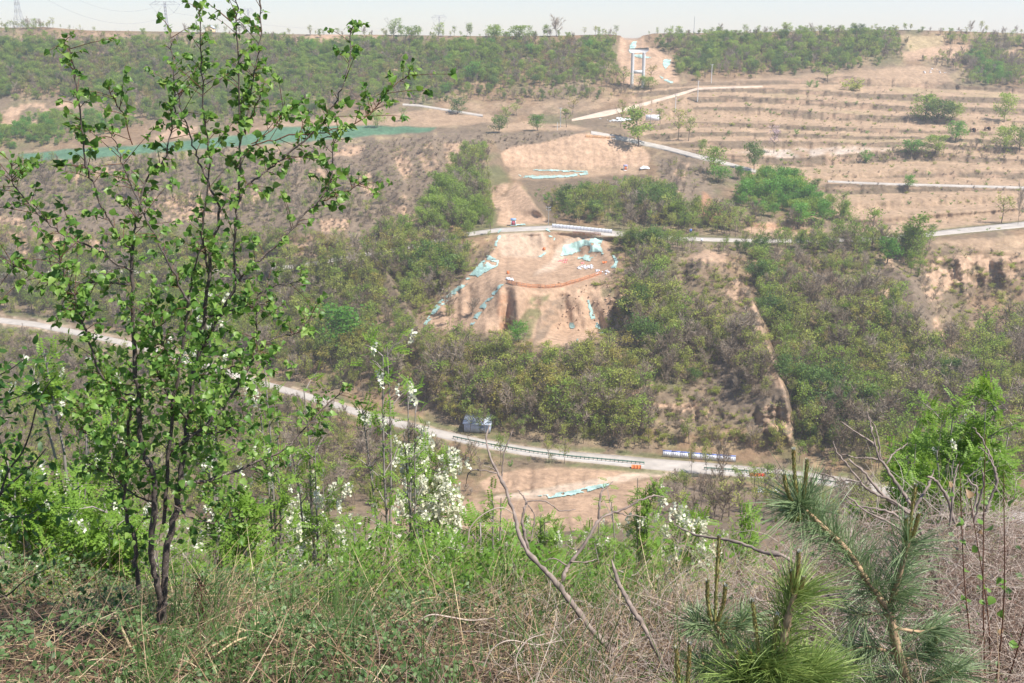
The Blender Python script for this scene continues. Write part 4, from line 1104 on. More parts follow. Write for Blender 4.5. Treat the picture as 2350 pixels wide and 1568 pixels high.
# hoardings: rows of sheet panels on posts
def hoarding(name, pts, hpx, npan, label, stripe, gap=0.012):
    """pts: two (u, v) ground points"""
    a, c = P(*pts[0]), P(*pts[1]); s = pxm((a + c) / 2); L = np.linalg.norm(c[:2] - a[:2]); h = hpx / s
    mid = (a + c) / 2; rz = yaw_of(a, c); sl = (c[2] - a[2]) / L
    t = thing(name, label, "hoarding", mid, None, rz)
    w_ = L / npan
    for i in range(npan):
        x = -L / 2 + (i + .5) * w_; z = sl * x
        b = MB(); top = h * (.80 if stripe else 1.0)
        b.box((x, 0, z + .15 + top / 2), (w_ * (1 - gap * 2) - .05, .07, top))
        for kx in np.linspace(-.4, .4, 5): b.box((x + kx * w_, -.055, z + .15 + top / 2), (.06, .04, top * .96))
        pn = b.build("panel", M['white'], t)
        if stripe:
            b = MB(); b.box((x, 0, z + .15 + h * .90), (w_ * (1 - gap * 2) - .05, .08, h * .19)); sp_ = b.build("header_strip", stripe, pn)
    for i in range(npan + 1):
        x = -L / 2 + i * w_
        b = MB(); b.box((x, .09, sl * x + h / 2), (.09, .09, h + .5)); b.build("post", M['steel'], t)
hoarding("white_hoarding", [(1267, 523.5), (1404, 537)], 9.0, 17, "long row of plain white sheet panels along the works road", None)
STR = mat("blue_header", (0.16, 0.24, 0.62), var=0.45, scale=1.6, rough=0.5)
hoarding("roadside_board", [(1520.5, 1048.5), (1581.5, 1053.5)], 15.5, 3, "left white roadside board with blue top strip, three panels long", STR)
hoarding("roadside_board", [(1585.5, 1054), (1687.5, 1061.5)], 15.5, 5, "longer right white roadside board with blue top strip behind trees", STR)

# rails along the valley road
def along(pl, n):
    us = np.linspace(pl[0][0], pl[-1][0], n); v = np.interp(us, *zip(*pl)); return P(us, v, 0)
def guard_rail(pl, n, label):
    pts = along(pl, n); o = pts[len(pts) // 2]
    t = thing("guard_rail", label, "guard rail", o)
    q = pts - o
    b = MB(); 
    for dz in (.62, .80): b.tube(q + [0, 0, dz], [.075] * n, 4)
    b.build("rail", M['rail'], t)
    b = MB(); b.tube(q + [0, -.25, .12], [.09] * n, 4); b.build("kerb", M['pole'], t)
    pm = MB(); pm.box((0, .1, .35), (.12, .12, 1.0)); pmesh = pm.mesh("post", M['rail'])
    for i in range(0, n): put(pmesh, "post", t, q[i])
guard_rail([(1040, 1008), (1117, 1024), (1165, 1032), (1224, 1042), (1320, 1054), (1420, 1063), (1478, 1068)], 46, "long green road rail on the near edge above the earth pit")
guard_rail([(1616, 1080), (1680, 1084), (1721, 1088)], 14, "green road rail left of the red barrier")
guard_rail([(1757, 1093), (1807, 1097), (1880, 1107), (1960, 1120)], 20, "green road rail right of the red barrier")

def barrier(u, v, wpx, hpx, label, m_, n=1, rz=0.0, group=None, nm="road_barrier"):
    """water filled plastic barriers: sloping sides, a flat top and a slot"""
    p = P(u, v); s = pxm(p); w_, h = wpx / s, hpx / s
    t = thing(nm, label, "barrier", p, group, rz)
    sw = w_ / n
    for i in range(n):
        x = -w_ / 2 + (i + .5) * sw; b = MB(); d0, d1 = .5 * min(1, h), .28 * min(1, h); hw = sw * .48
        prof = [(-d0, 0), (d0, 0), (d0, h * .3), (d1, h * .55), (d1, h), (-d1, h), (-d1, h * .55), (-d0, h * .3)]; k_ = len(prof)
        vv = [(x + sx * hw, y, z) for sx in (-1, 1) for y, z in prof]
        b.add(vv, [[j, (j + 1) % k_, k_ + (j + 1) % k_, k_ + j] for j in range(k_)])
        b.f.append(np.array([[0, 1, 2, 7], [2, 3, 6, 7], [3, 4, 5, 6], [8, 15, 10, 9], [10, 15, 14, 11], [11, 14, 13, 12]])); b.m.append(np.zeros(6, int))
        sec = b.build("section", m_, t)
        b = MB(); b.tube([(x - hw * .3, 0, h), (x - hw * .3, 0, h * 1.1)], [h * .08, h * .07], 6); b.build("filler_cap", m_, sec)
barrier(1739, 1093.5, 36, 7.5, "long row of red plastic barriers on the near edge of the road", M['red'], 4, -.12)
barrier(1460, 1075, 22, 8, "orange barrier with white middle at the mouth of the pit track", M['orange'], 3, -.1)
for (u, v, w_, a, lab) in [(1286, 600, 10, .1, "pink barrier lying left in the cluster on the platform"), (1296, 603.5, 9, .1, "pink barrier in front of the cluster on the platform"), (1298, 598, 9, .1, "pink barrier at the back of the cluster on the platform"), (1337, 605, 8, .4, "single pink barrier beside the teal sheets on the platform")]:
    barrier(u, v, w_, 3.0, lab, M['pink'], 2, a)
barrier(1166, 628, 5, 6, "small orange block at the left rim of the platform", M['orange'], 1, .5)
barrier(1248.5, 573, 6, 5, "orange block beside the pale track on the platform", M['orange'], 1, .9)
barrier(1388, 604, 11, 4, "orange barriers lying at the right side of the platform", M['orange'], 2, .1)

def net_fence(pl, n, h, label, m_, pm_):
    pts = along(pl, n); o = pts[n // 2]; q = pts - o; t = thing("safety_fence", label, "fence", o)
    b = MB(); r = np.random.default_rng(5)
    for k_ in (0.12, .55, 1.0):
        b.tube(q + [0, 0, h * k_] + r.normal(size=(n, 3)) * [0, .05, .07], [.075] * n, 4)
    for k_ in np.linspace(0, n - 1.01, n * 5):
        i = int(k_); f = k_ - i; p0 = q[i] * (1 - f) + q[i + 1] * f
        b.bar(p0 + [0, 0, h * .1], p0 + [0, 0, h], .035)
    b.build("netting", m_, t)
    pm = MB(); pm.tube([(0, 0, -.3), (0, 0, h * 1.15)], [.06, .06], 5); me_ = pm.mesh("post", pm_)
    for i in range(0, n, 2): put(me_, "post", t, q[i])
net_fence([(1163, 649), (1177, 654), (1210, 660), (1255, 662), (1287, 659), (1332, 646), (1381, 629)], 40, 1.0, "orange netting fence along the front rim of the works platform", mat("faded_orange_net", (0.62, 0.27, 0.13)), M['darkpole'])
net_fence([(1314, 537), (1379, 541)], 14, .9, "brown rope fence across the platform entrance by the road", mat("brown_rope", (0.32, 0.14, 0.10)), M['darkpole'])
net_fence([(1343, 315.5), (1412, 319)], 16, 1.1, "orange netting fence along the top of the cut wall", mat("light_orange_net", (0.72, 0.40, 0.16)), M['darkpole'])

# dust nets: sheets that lie on the ground, a hand above it
def net(poly, label, m_, holes=0.0, seed=0, lift=.22, nm="dust_net"):
    xs = [p[0] for p in poly]; ys = [p[1] for p in poly]; st = 1.5
    gu, gv = np.meshgrid(np.arange(min(xs) - 4, max(xs) + 4, st), np.arange(min(ys) - 4, max(ys) + 4, st * .8))
    d = poly_sd(poly, gu + 3 * fbm(gu / 9, gv / 7, seed), gv + 2 * fbm(gu / 8, gv / 6, seed + 1))
    keep = d > 0
    if holes: keep &= fbm(gu / 16, gv / 8, seed + 2, 3) > holes - .55
    pts = P(gu, gv, 0); pts[..., 2] += lift + .10 * fbm(gu / 2.2, gv / 2.2, seed + 5, 2)
    H_, W_ = gu.shape; i = (np.arange(H_ - 1)[:, None] * W_ + np.arange(W_ - 1)[None]); f = np.stack([i, i + W_, i + W_ + 1, i + 1], -1)
    k_ = keep[:-1, :-1] & keep[1:, :-1] & keep[:-1, 1:] & keep[1:, 1:]
    f = f[k_]
    if len(f) == 0: return
    used, inv = np.unique(f, return_inverse=True); b = MB(); b.add(pts.reshape(-1, 3)[used], inv.reshape(-1, 4)); 
    o = b.build(nm, m_, smooth=True); tag(o, label, "dust net")
net([(1292,566),(1342,549),(1386,546),(1378,566),(1388,584),(1372,592),(1352,602),(1330,596),(1300,594),(1284,588)], "large torn teal sheet spread over the right of the platform", M['net'], .30, 1)
net([(1453,95),(1462,94),(1459,108),(1457,117),(1446,124),(1440,118),(1446,106)], "teal sheet running down the hill cutting behind the pier", M['net'], .1, 2)
net([(1450,124),(1470,126),(1496,133),(1488,136),(1452,132)], "thin teal sheet across the earth just right of the pier", M['net'], .25, 3)
net([(1520,140),(1528,136),(1541,136),(1538,150),(1528,162),(1521,152)], "blue green sheet hanging on the right side of the cutting", M['net'], .2, 4)
net([(1510,173),(1520,176),(1546,190),(1538,193),(1520,184)], "teal strip on the bank where the dirt track starts", M['net'], .1, 5)
net([(1118,585),(1142,596),(1146,606),(1120,622),(1060,664),(1008,712),(978,750),(972,746),(1000,700),(1060,650)], "long dark net strip down the left flank of the works", M['netgrey'], .38, 6)
net([(1120,596),(1145,598),(1144,612),(1112,628),(1108,616)], "bright teal net at the left rim of the platform", M['net'], .3, 7)
net([(1150,650),(1158,652),(1120,700),(1085,752),(1074,752),(1100,705)], "narrow grey green net beside the bare earth nose", M['netgrey'], .4, 8)
net([(1182,398),(1196,403),(1240,404),(1302,402),(1350,396),(1352,402),(1296,409),(1232,412),(1196,408)], "wavy teal strip along the foot of the cut wall", M['net'], .22, 9)
net([(1224,390),(1290,391),(1350,393),(1350,397),(1290,395),(1224,393)], "faint upper teal strip across the foot of the cut wall", M['net'], .4, 10)
net([(1226,1141),(1262,1135),(1300,1129),(1352,1118),(1396,1110),(1402,1116),(1372,1125),(1312,1139),(1262,1146),(1230,1150)], "teal sheet lying along the track in the earth pit", M['net'], .38, 11)
net([(1404,584),(1412,588),(1419,602),(1414,618),(1400,616),(1410,604)], "curved teal strip on the right rim of the platform", M['net'], .05, 12)
net([(1345,690),(1352,690),(1372,740),(1388,770),(1376,768),(1356,735)], "thin torn net strip on the slope right of the nose", M['netgrey'], .35, 13)
net([(1305,740),(1316,742),(1328,780),(1322,792),(1312,776)], "lower torn net strip on the slope right of the nose", M['netgrey'], .35, 14)
net([(1143,530),(1152,524),(1150,545),(1138,572),(1130,580)], "teal net edging the left side of the graded wall", M['net'], .3, 15)
net([(1246,522),(1256,524),(1278,548),(1270,556),(1258,545)], "crumpled teal net right of the graded wall", M['net'], .3, 16)
net([(1232,592),(1252,578),(1256,582),(1240,594)], "small teal sheet at the foot of the graded wall", M['net'], .05, 17)
net([(1160,517),(1206,514),(1208,518),(1168,521)], "teal net scraps in front of the blue roofed cabin", M['net'], .3, 18)
net([(1408,256),(1446,249),(1490,236),(1494,239),(1450,254),(1412,261)], "pale teal net beside the dirt track", M['net'], .4, 19)
net([(1366,272),(1420,270),(1478,274),(1470,281),(1400,280)], "pale sheets on the ground left of the white board", mat("pale_sheet", (0.58, 0.60, 0.60)), .42, 20, nm="ground_sheet")

# loose rubble and sacks
def rubble(u0, u1, v0, v1, n, m_, name, seed, sz=(.25, .6)):
    r = np.random.default_rng(seed); b = MB()
    for i in range(n):
        p = P(r.uniform(u0, u1), r.uniform(v0, v1), .25); s3 = r.uniform(*sz) * np.array([1, .7, .6]) * r.uniform(.6, 1.2, 3)
        q = np.array([[x, y, z] for z in (-.5, .5) for y in (-.5, .5) for x in (-.5, .5)]) * s3 + r.normal(size=(8, 3)) * .12
        b.add(q + p, [[0, 2, 3, 1], [4, 5, 7, 6], [0, 1, 5, 4], [2, 6, 7, 3], [0, 4, 6, 2], [1, 3, 7, 5]])
    o = b.build(name, m_); o['kind'] = 'stuff'
rubble(1326, 1362, 610, 620, 60, M['white'], "white_rubble", 1)
rubble(1362, 1400, 622, 632, 16, M['white'], "white_rubble", 2, (.3, .7))
rubble(1162, 1180, 640, 645, 14, M['white'], "white_rubble", 3, (.3, .6))
rubble(1280, 1420, 640, 760, 60, mat("clods", (0.42, 0.28, 0.19)), "earth_clods", 4, (.2, .6))
rubble(2120, 2180, 158, 170, 9, M['white'], "white_litter", 7, (.5, 1.0))
def tarp(u, v, wpx, hpx, label):
    p = P(u, v); s = pxm(p); r = np.random.default_rng(int(u)); b = MB(); n = 9
    a = np.linspace(-1, 1, n); x, y = np.meshgrid(a, a)
    z = np.clip(1 - (x ** 2 + y ** 2) * .75, 0, 1) * hpx / s * (1 + .5 * fbm(x * 2.3, y * 2.3, int(u))) 
    g_ = np.stack([x * wpx / s / 2, y * wpx / s / 2.6, z + .02], -1); i = (np.arange(n - 1)[:, None] * n + np.arange(n - 1)[None])
    b.add(g_.reshape(-1, 3), np.stack([i, i + 1, i + n + 1, i + n], -1).reshape(-1, 4))
    o = b.build("tarpaulin", M['white']); o.location = p; tag(o, label, "tarpaulin")
tarp(1480, 387, 22, 6, "white crumpled tarpaulin at the right end of the cut wall")
tarp(1744, 1128, 22, 11, "left of two white tarpaulins on the slope below the red barrier")
tarp(1778, 1128, 20, 9, "right of two white tarpaulins on the slope below the red barrier")

# small signs by the upper road
for (u, v, m_, lab) in [(1584.5, 538, M['blue'], "small blue road sign above the middle spur"), (1610, 560, M['white'], "small white road sign above the middle spur")]:
    p = P(u, v); s = pxm(p); t = thing("road_sign", lab, "sign", p)
    b = MB(); b.tube([(0, 0, -.3), (0, 0, 9 / s)], [.06, .06], 6); b.build("post", M['steel'], t)
    b = MB(); b.box((0, -.1, 9 / s), (5 / s, .08, 7 / s)); b.build("plate", m_, t)

# shed half hidden by trees above the valley road
p = P(1098, 985); s = pxm(p)
t = thing("metal_shed", "pale blue grey sheet metal shed among trees above the valley road", "shed", p, None, -.12)
L_, H_, D_ = 60 / s, 24 / s, 4.5
b = MB(); b.box((0, 0, H_ * .42), (L_, D_, H_ * .84))
for x in np.arange(-L_ / 2 + .3, L_ / 2, .55): b.box((x, -D_ / 2 - .03, H_ * .42), (.12, .06, H_ * .82))
b.build("walls", mat("pale_sheet_wall", (0.52, 0.57, 0.68), var=.12, scale=.8), t)
b = MB(); b.add([(-L_ / 2 - .3, -D_ / 2 - .4, H_ * .84), (L_ / 2 + .3, -D_ / 2 - .4, H_ * .84), (L_ / 2 + .3, D_ / 2 + .4, H_ * 1.08), (-L_ / 2 - .3, D_ / 2 + .4, H_ * 1.08),
                 (-L_ / 2 - .3, -D_ / 2 - .4, H_ * .90), (L_ / 2 + .3, -D_ / 2 - .4, H_ * .90), (L_ / 2 + .3, D_ / 2 + .4, H_ * 1.14), (-L_ / 2 - .3, D_ / 2 + .4, H_ * 1.14)],
                [[0, 3, 2, 1], [4, 5, 6, 7], [0, 1, 5, 4], [2, 3, 7, 6], [1, 2, 6, 5], [0, 4, 7, 3]]); b.build("roof", mat("pale_shed_roof", (0.40, 0.45, 0.54)), t)
b = MB(); b.box((L_ * .2, -D_ / 2 - .1, H_ * .33), (1.1, .08, H_ * .66)); b.build("door", M['steel'], t)

# cave mouths in the loess bank
for (u, v, lab) in [(2233, 303, "left dark arched cave mouth in the loess bank"), (2267, 300, "right dark arched cave mouth in the loess bank")]:
    p = P(u, v); s = pxm(p); w_, h = 10 / s, 9 / s; t = thing("cave_mouth", lab, "cave", p)
    an = np.linspace(0, math.pi, 13); prof = np.array([(w_ * .5, 0)] + [(w_ * .5 * math.cos(a), h * .55 + h * .45 * math.sin(a)) for a in an] + [(-w_ * .5, 0)]); k_ = len(prof)
    b = MB(); out = [(x * 1.18, -.5, z * 1.10) for x, z in prof]; inn = [(x, -.5, z) for x, z in prof]; bk = [(x, 1.2, z) for x, z in prof]; ob = [(x * 1.18, 1.5, z * 1.10) for x, z in prof]
    b.add(out + inn + bk + ob, [[j, j + 1, k_ + j + 1, k_ + j] for j in range(k_ - 1)] + [[k_ + j, k_ + j + 1, 2 * k_ + j + 1, 2 * k_ + j] for j in range(k_ - 1)] + [[j + 1, j, 3 * k_ + j, 3 * k_ + j + 1] for j in range(k_ - 1)])
    b.build("arch", M['loess'], t)
    b = MB(); b.add([(0, 1.0, h * .4)] + [(x * .99, 1.0, z * .99) for x, z in prof], [[0, j + 1, j + 2] for j in range(k_ - 1)]); b.build("recess", M['door'], t)

# farmhouse on the skyline
pr = ray(483, 73.5); p = pr * (670 / pr[1]); s = pxm(p)
t = thing("farmhouse", "small ochre house with pale gable roof on the left skyline", "house", p)
w_, h = 20 / s, 8 / s
b = MB(); b.box((0, 0, h / 2 - .6), (w_, w_ * .7, h + 1.2)); b.add([(-w_ / 2, -w_ * .35, h), (w_ / 2, -w_ * .35, h), (0, -w_ * .35, h * 1.75), (-w_ / 2, w_ * .35, h), (w_ / 2, w_ * .35, h), (0, w_ * .35, h * 1.75)], [[0, 1, 2], [3, 5, 4]]); b.build("walls", M['yellow'], t)
b = MB()
for sx in (-1, 1):
    x0, x1 = sx * w_ * .56, 0
    q = [(x0, y, z) for y in (-w_ * .40, w_ * .40) for z in (h * .93, h * 1.03)] + [(x1, y, z) for y in (-w_ * .40, w_ * .40) for z in (h * 1.76, h * 1.88)]
    b.add(q, [[0, 1, 3, 2], [4, 6, 7, 5], [1, 5, 7, 3], [0, 2, 6, 4], [0, 4, 5, 1], [2, 3, 7, 6]])
b.build("roof", mat("pale_roof", (0.55, 0.62, 0.74)), t)
b = MB(); b.box((w_ * .2, -w_ * .36, h * .5), (w_ * .18, .1, h * .4)); b.build("window", M['door'], t)

# power pylons
def pylon(u, vb, vt, Y, apx, label, waist=.38):
    pb = PY(u, vb, Y); s = pxm(pb); H_ = (vb - vt) / s; A = apx / s / 2
    t = thing("power_pylon", label, "pylon", pb)
    th = max(.10, .22 / s * 1.0)
    b = MB(); b0, b1 = H_ * .10, H_ * .028
    lv = np.linspace(0, 1, 10)
    def c(k_, z): 
        hw = b0 + (b1 - b0) * min(1, z / waist) if z < waist else b1
        return np.array([(-hw, -hw), (hw, -hw), (hw, hw), (-hw, hw)][k_] + (z * H_,)) if False else np.array([[-hw, -hw, z * H_], [hw, -hw, z * H_], [hw, hw, z * H_], [-hw, hw, z * H_]][k_])
    for i in range(len(lv) - 1):
        for k_ in range(4):
            b.bar(c(k_, lv[i]), c(k_, lv[i + 1]), th * 1.2); b.bar(c(k_, lv[i]), c((k_ + 1) % 4, lv[i + 1]), th * .7); b.bar(c((k_ + 1) % 4, lv[i]), c(k_, lv[i + 1]), th * .7)
            b.bar(c(k_, lv[i + 1]), c((k_ + 1) % 4, lv[i + 1]), th * .6)
    b.build("lattice_mast", M['steel'], t)
    b = MB(); zt = H_ * .90
    for y in (-b1, b1):
        for sx in (-1, 1):
            b.bar((0, y, zt), (sx * A, 0, zt), th); b.bar((sx * A * .62, y, H_), (sx * A, 0, zt), th); b.bar((0, y, H_), (sx * A * .62, y, H_), th); b.bar((sx * A * .3, y, H_), (sx * A * .62, 0, zt), th * .7); b.bar((sx * A * .62, 0, zt), (sx * A * .62, y, H_), th * .7)
            b.bar((sx * A * .58, 0, H_), (sx * A * .58, 0, H_ * 1.09), th)
    b.build("cross_arm", M['steel'], t)
    for sx in (-1, 1):
        for (xa, xb) in ((.98, .55), (.12, .55)):
            b = MB(); b.bar((sx * A * xa, 0, zt), (sx * A * xb, 0, zt - A * .50), th * 1.1); b.build("insulator_string", M['steel'], t)
    return pb, s, H_, A, zt
pyl = {}
pyl['L'] = pylon(48, 78, -62, 840, 84, "power pylon at the far left, its top out of view")
pyl['M'] = pylon(384.5, 76, 7.5, 990, 70, "power pylon with wide flat arms behind the young tree")
pylon(573, 78, 23, 2400, 25, "smallest faint pylon seen between the twigs of the young tree")
pyl['R'] = pylon(1009, 84, 38, 1850, 36, "small pale pylon above the skyline row of trees")
def wire(a, c, sag, label, rad):
    t = np.linspace(0, 1, 40)[:, None]; p = np.asarray(a) * (1 - t) + np.asarray(c) * t; p[:, 2] -= (4 * sag * t * (1 - t))[:, 0]
    o0 = p[20].copy(); b = MB(); b.tube(p - o0, [rad] * 40, 4); o = b.build("power_line", M['steel']); o.location = o0; tag(o, label, "power line")
def hang(k_, sx, top=False):
    pb, s, H_, A, zt = pyl[k_]
    return pb + (np.array([sx * A * .58, 0, H_ * 1.09]) if top else np.array([sx * A * .55, 0, zt - A * .5]))
wire(hang('L', 1), hang('M', 1), 18, "lower sagging power line between the two left pylons", .075)
wire(hang('L', 1, True), hang('M', 1, True), 22, "upper sagging power line between the two left pylons", .065)
wire(hang('M', 1), hang('R', -1), 14, "power line from the wide armed pylon towards the small pale one", .09)
# ------------------------------------------------------------------ the viewer's own hillside
M['bark_sapling'] = mat("dark_speckled_bark", (0.115, 0.09, 0.078), var=0.35, scale=40, bump=.3, rough=.8)
_m = M['bark_sapling']; _nt = _m.node_tree; _b = _nt.nodes["Principled BSDF"]; _tc = _nt.nodes["Texture Coordinate"]
_mp = _nt.nodes.new("ShaderNodeMapping"); _mp.inputs["Scale"].default_value = (70, 70, 130)
_vo = _nt.nodes.new("ShaderNodeTexVoronoi"); _vo.inputs["Scale"].default_value = 1.0
_lt = _nt.nodes.new("ShaderNodeMath"); _lt.operation = 'LESS_THAN'; _lt.inputs[1].default_value = 0.20
_mx = _nt.nodes.new("ShaderNodeMix"); _mx.data_type = 'RGBA'; _mx.inputs[7].default_value = (0.42, 0.36, 0.30, 1)
_src = _b.inputs["Base Color"].links[0].from_socket
_nt.links.new(_tc.outputs["Object"], _mp.inputs[0]); _nt.links.new(_mp.outputs[0], _vo.inputs["Vector"]); _nt.links.new(_vo.outputs["Distance"], _lt.inputs[0])
_nt.links.new(_lt.outputs[0], _mx.inputs[0]); _nt.links.new(_src, _mx.inputs[6]); _nt.links.new(_mx.outputs[2], _b.inputs["Base Color"])
M['bark_twig'] = mat("reddish_twig", (0.13, 0.062, 0.04), var=0.3, scale=30)
M['bark_grey'] = mat("grey_dead_wood", (0.26, 0.205, 0.175), var=0.38, scale=22, bump=.5, rough=.9)
M['bark_pine'] = mat("orange_pine_bark", (0.38, 0.26, 0.16), var=0.35, scale=60, bump=.6)
M['near_leaf'] = leaf_mat("heart_leaf", [(0.065, 0.15, 0.028), (0.115, 0.235, 0.04), (0.18, 0.32, 0.058), (0.30, 0.43, 0.11)], trans=.42, per_obj=0.0, rough=.42)
M['near_leaf_one'] = leaf_mat("heart_leaf_single", [(0.065, 0.15, 0.028), (0.115, 0.235, 0.04), (0.18, 0.32, 0.058), (0.30, 0.43, 0.11)], trans=.42, per_obj=1.0, rough=.42)
M['edge_leaf'] = leaf_mat("long_leaf", [(0.045, 0.115, 0.025), (0.065, 0.16, 0.03), (0.10, 0.22, 0.045)], trans=.4, per_obj=0.0, rough=.45)
M['locust_leaf'] = leaf_mat("locust_leaflet", [(0.13, 0.25, 0.03), (0.19, 0.33, 0.045), (0.27, 0.42, 0.07)], trans=.45, per_obj=0.15)
M['locust_flower'] = leaf_mat("locust_flower", [(0.66, 0.64, 0.46), (0.82, 0.82, 0.70)], trans=.3, per_obj=0.0)
M['bramble_leaf'] = leaf_mat("bramble_leaf", [(0.050, 0.100, 0.028), (0.085, 0.16, 0.048), (0.13, 0.22, 0.075), (0.22, 0.31, 0.14)], trans=.3, per_obj=0.0)
M['fresh_leaf'] = leaf_mat("fresh_leaf", [(0.12, 0.24, 0.03), (0.17, 0.32, 0.045)], trans=.45, per_obj=0.0)
M['straw'] = leaf_mat("straw", [(0.40, 0.29, 0.155), (0.54, 0.41, 0.235), (0.68, 0.56, 0.36)], trans=.15, per_obj=0.0)
M['reed'] = leaf_mat("reddish_stem", [(0.21, 0.125, 0.075), (0.31, 0.20, 0.12), (0.42, 0.30, 0.19)], trans=.05, per_obj=0.0)
M['blade'] = leaf_mat("green_blade", [(0.09, 0.17, 0.045), (0.14, 0.23, 0.07)], trans=.35, per_obj=0.0)
M['vine'] = leaf_mat("dry_vine", [(0.36, 0.27, 0.215), (0.48, 0.385, 0.32), (0.62, 0.53, 0.45)], trans=.05, per_obj=0.0)
M['vine_dark'] = leaf_mat("dry_vine_dark", [(0.18, 0.105, 0.075), (0.28, 0.18, 0.14), (0.38, 0.27, 0.215)], trans=.05, per_obj=0.0)
M['needle_blue'] = leaf_mat("pine_needle_grey", [(0.15, 0.225, 0.10), (0.215, 0.30, 0.14), (0.33, 0.41, 0.22)], trans=.25, per_obj=0.0, rough=.4)
M['needle_gold'] = leaf_mat("pine_needle_fresh", [(0.15, 0.23, 0.06), (0.23, 0.32, 0.08), (0.35, 0.43, 0.14)], trans=.25, per_obj=0.0, rough=.4)
M['candle'] = leaf_mat("pine_candle", [(0.36, 0.22, 0.09), (0.38, 0.33, 0.12), (0.27, 0.30, 0.11)], trans=.05, per_obj=0.0)
M['candle_tip'] = mat("woolly_tip", (0.62, 0.62, 0.54))
M['cone'] = leaf_mat("green_cone", [(0.10, 0.15, 0.03), (0.20, 0.22, 0.05), (0.26, 0.16, 0.06)], trans=.0, per_obj=0.0)

def gY(u, v, lift=0.0):
    """how far out the near slope lies along a line of sight"""
    y = np.linspace(1.5, 9, 400); r = ray(u, v); p = r * (y / r[1])[:, None]
    ok = np.where(p[:, 2] < near_z(p[:, 0], y) + lift)[0]
    return float(y[ok[0]]) if len(ok) else 7.0
# leaf shapes
def heart_leaf(curl, fold):
    v, f = [], []
    prof = [(0, 0.0), (.10, .30), (.32, .47), (.58, .38), (.82, .17), (1.0, 0.0)]
    for t, w_ in prof:
        z = -curl * t * t
        v += [(-w_, t, z + fold * w_), (0, t, z), (w_, t, z + fold * w_)]
    for i in range(5):
        a = i * 3
        f += [(a, a + 1, a + 4, a + 3), (a + 1, a + 2, a + 5, a + 4)]
    return v, f
LEAFS = [heart_leaf(c_, f_) for c_, f_ in ((.25, .25), (.6, .5), (.15, -.3), (.8, .15), (.45, .8), (-.3, .4))]
OVAL_V = [(0, 0, 0), (-.20, .3, .05), (.20, .3, .05), (-.18, .7, .03), (.18, .7, .03), (0, 1, -.06)]
OVAL_F = [(0, 2, 1), (1, 2, 4), (1, 4, 3), (3, 4, 5)]

def branch_pts(pl, Y0, Y1, k=4):
    """a traced limb: (u, v, width) rows carried from depth Y0 to Y1"""
    q = smooth_path([(a[0], a[1], a[2]) for a in pl], k); t = np.linspace(0, 1, len(q))
    p = PY(q[:, 0], q[:, 1], Y0 + (Y1 - Y0) * t)
    sc = F / (p[:, 1] * CP - p[:, 2] * SP)
    return p, q[:, 2] / sc / 2

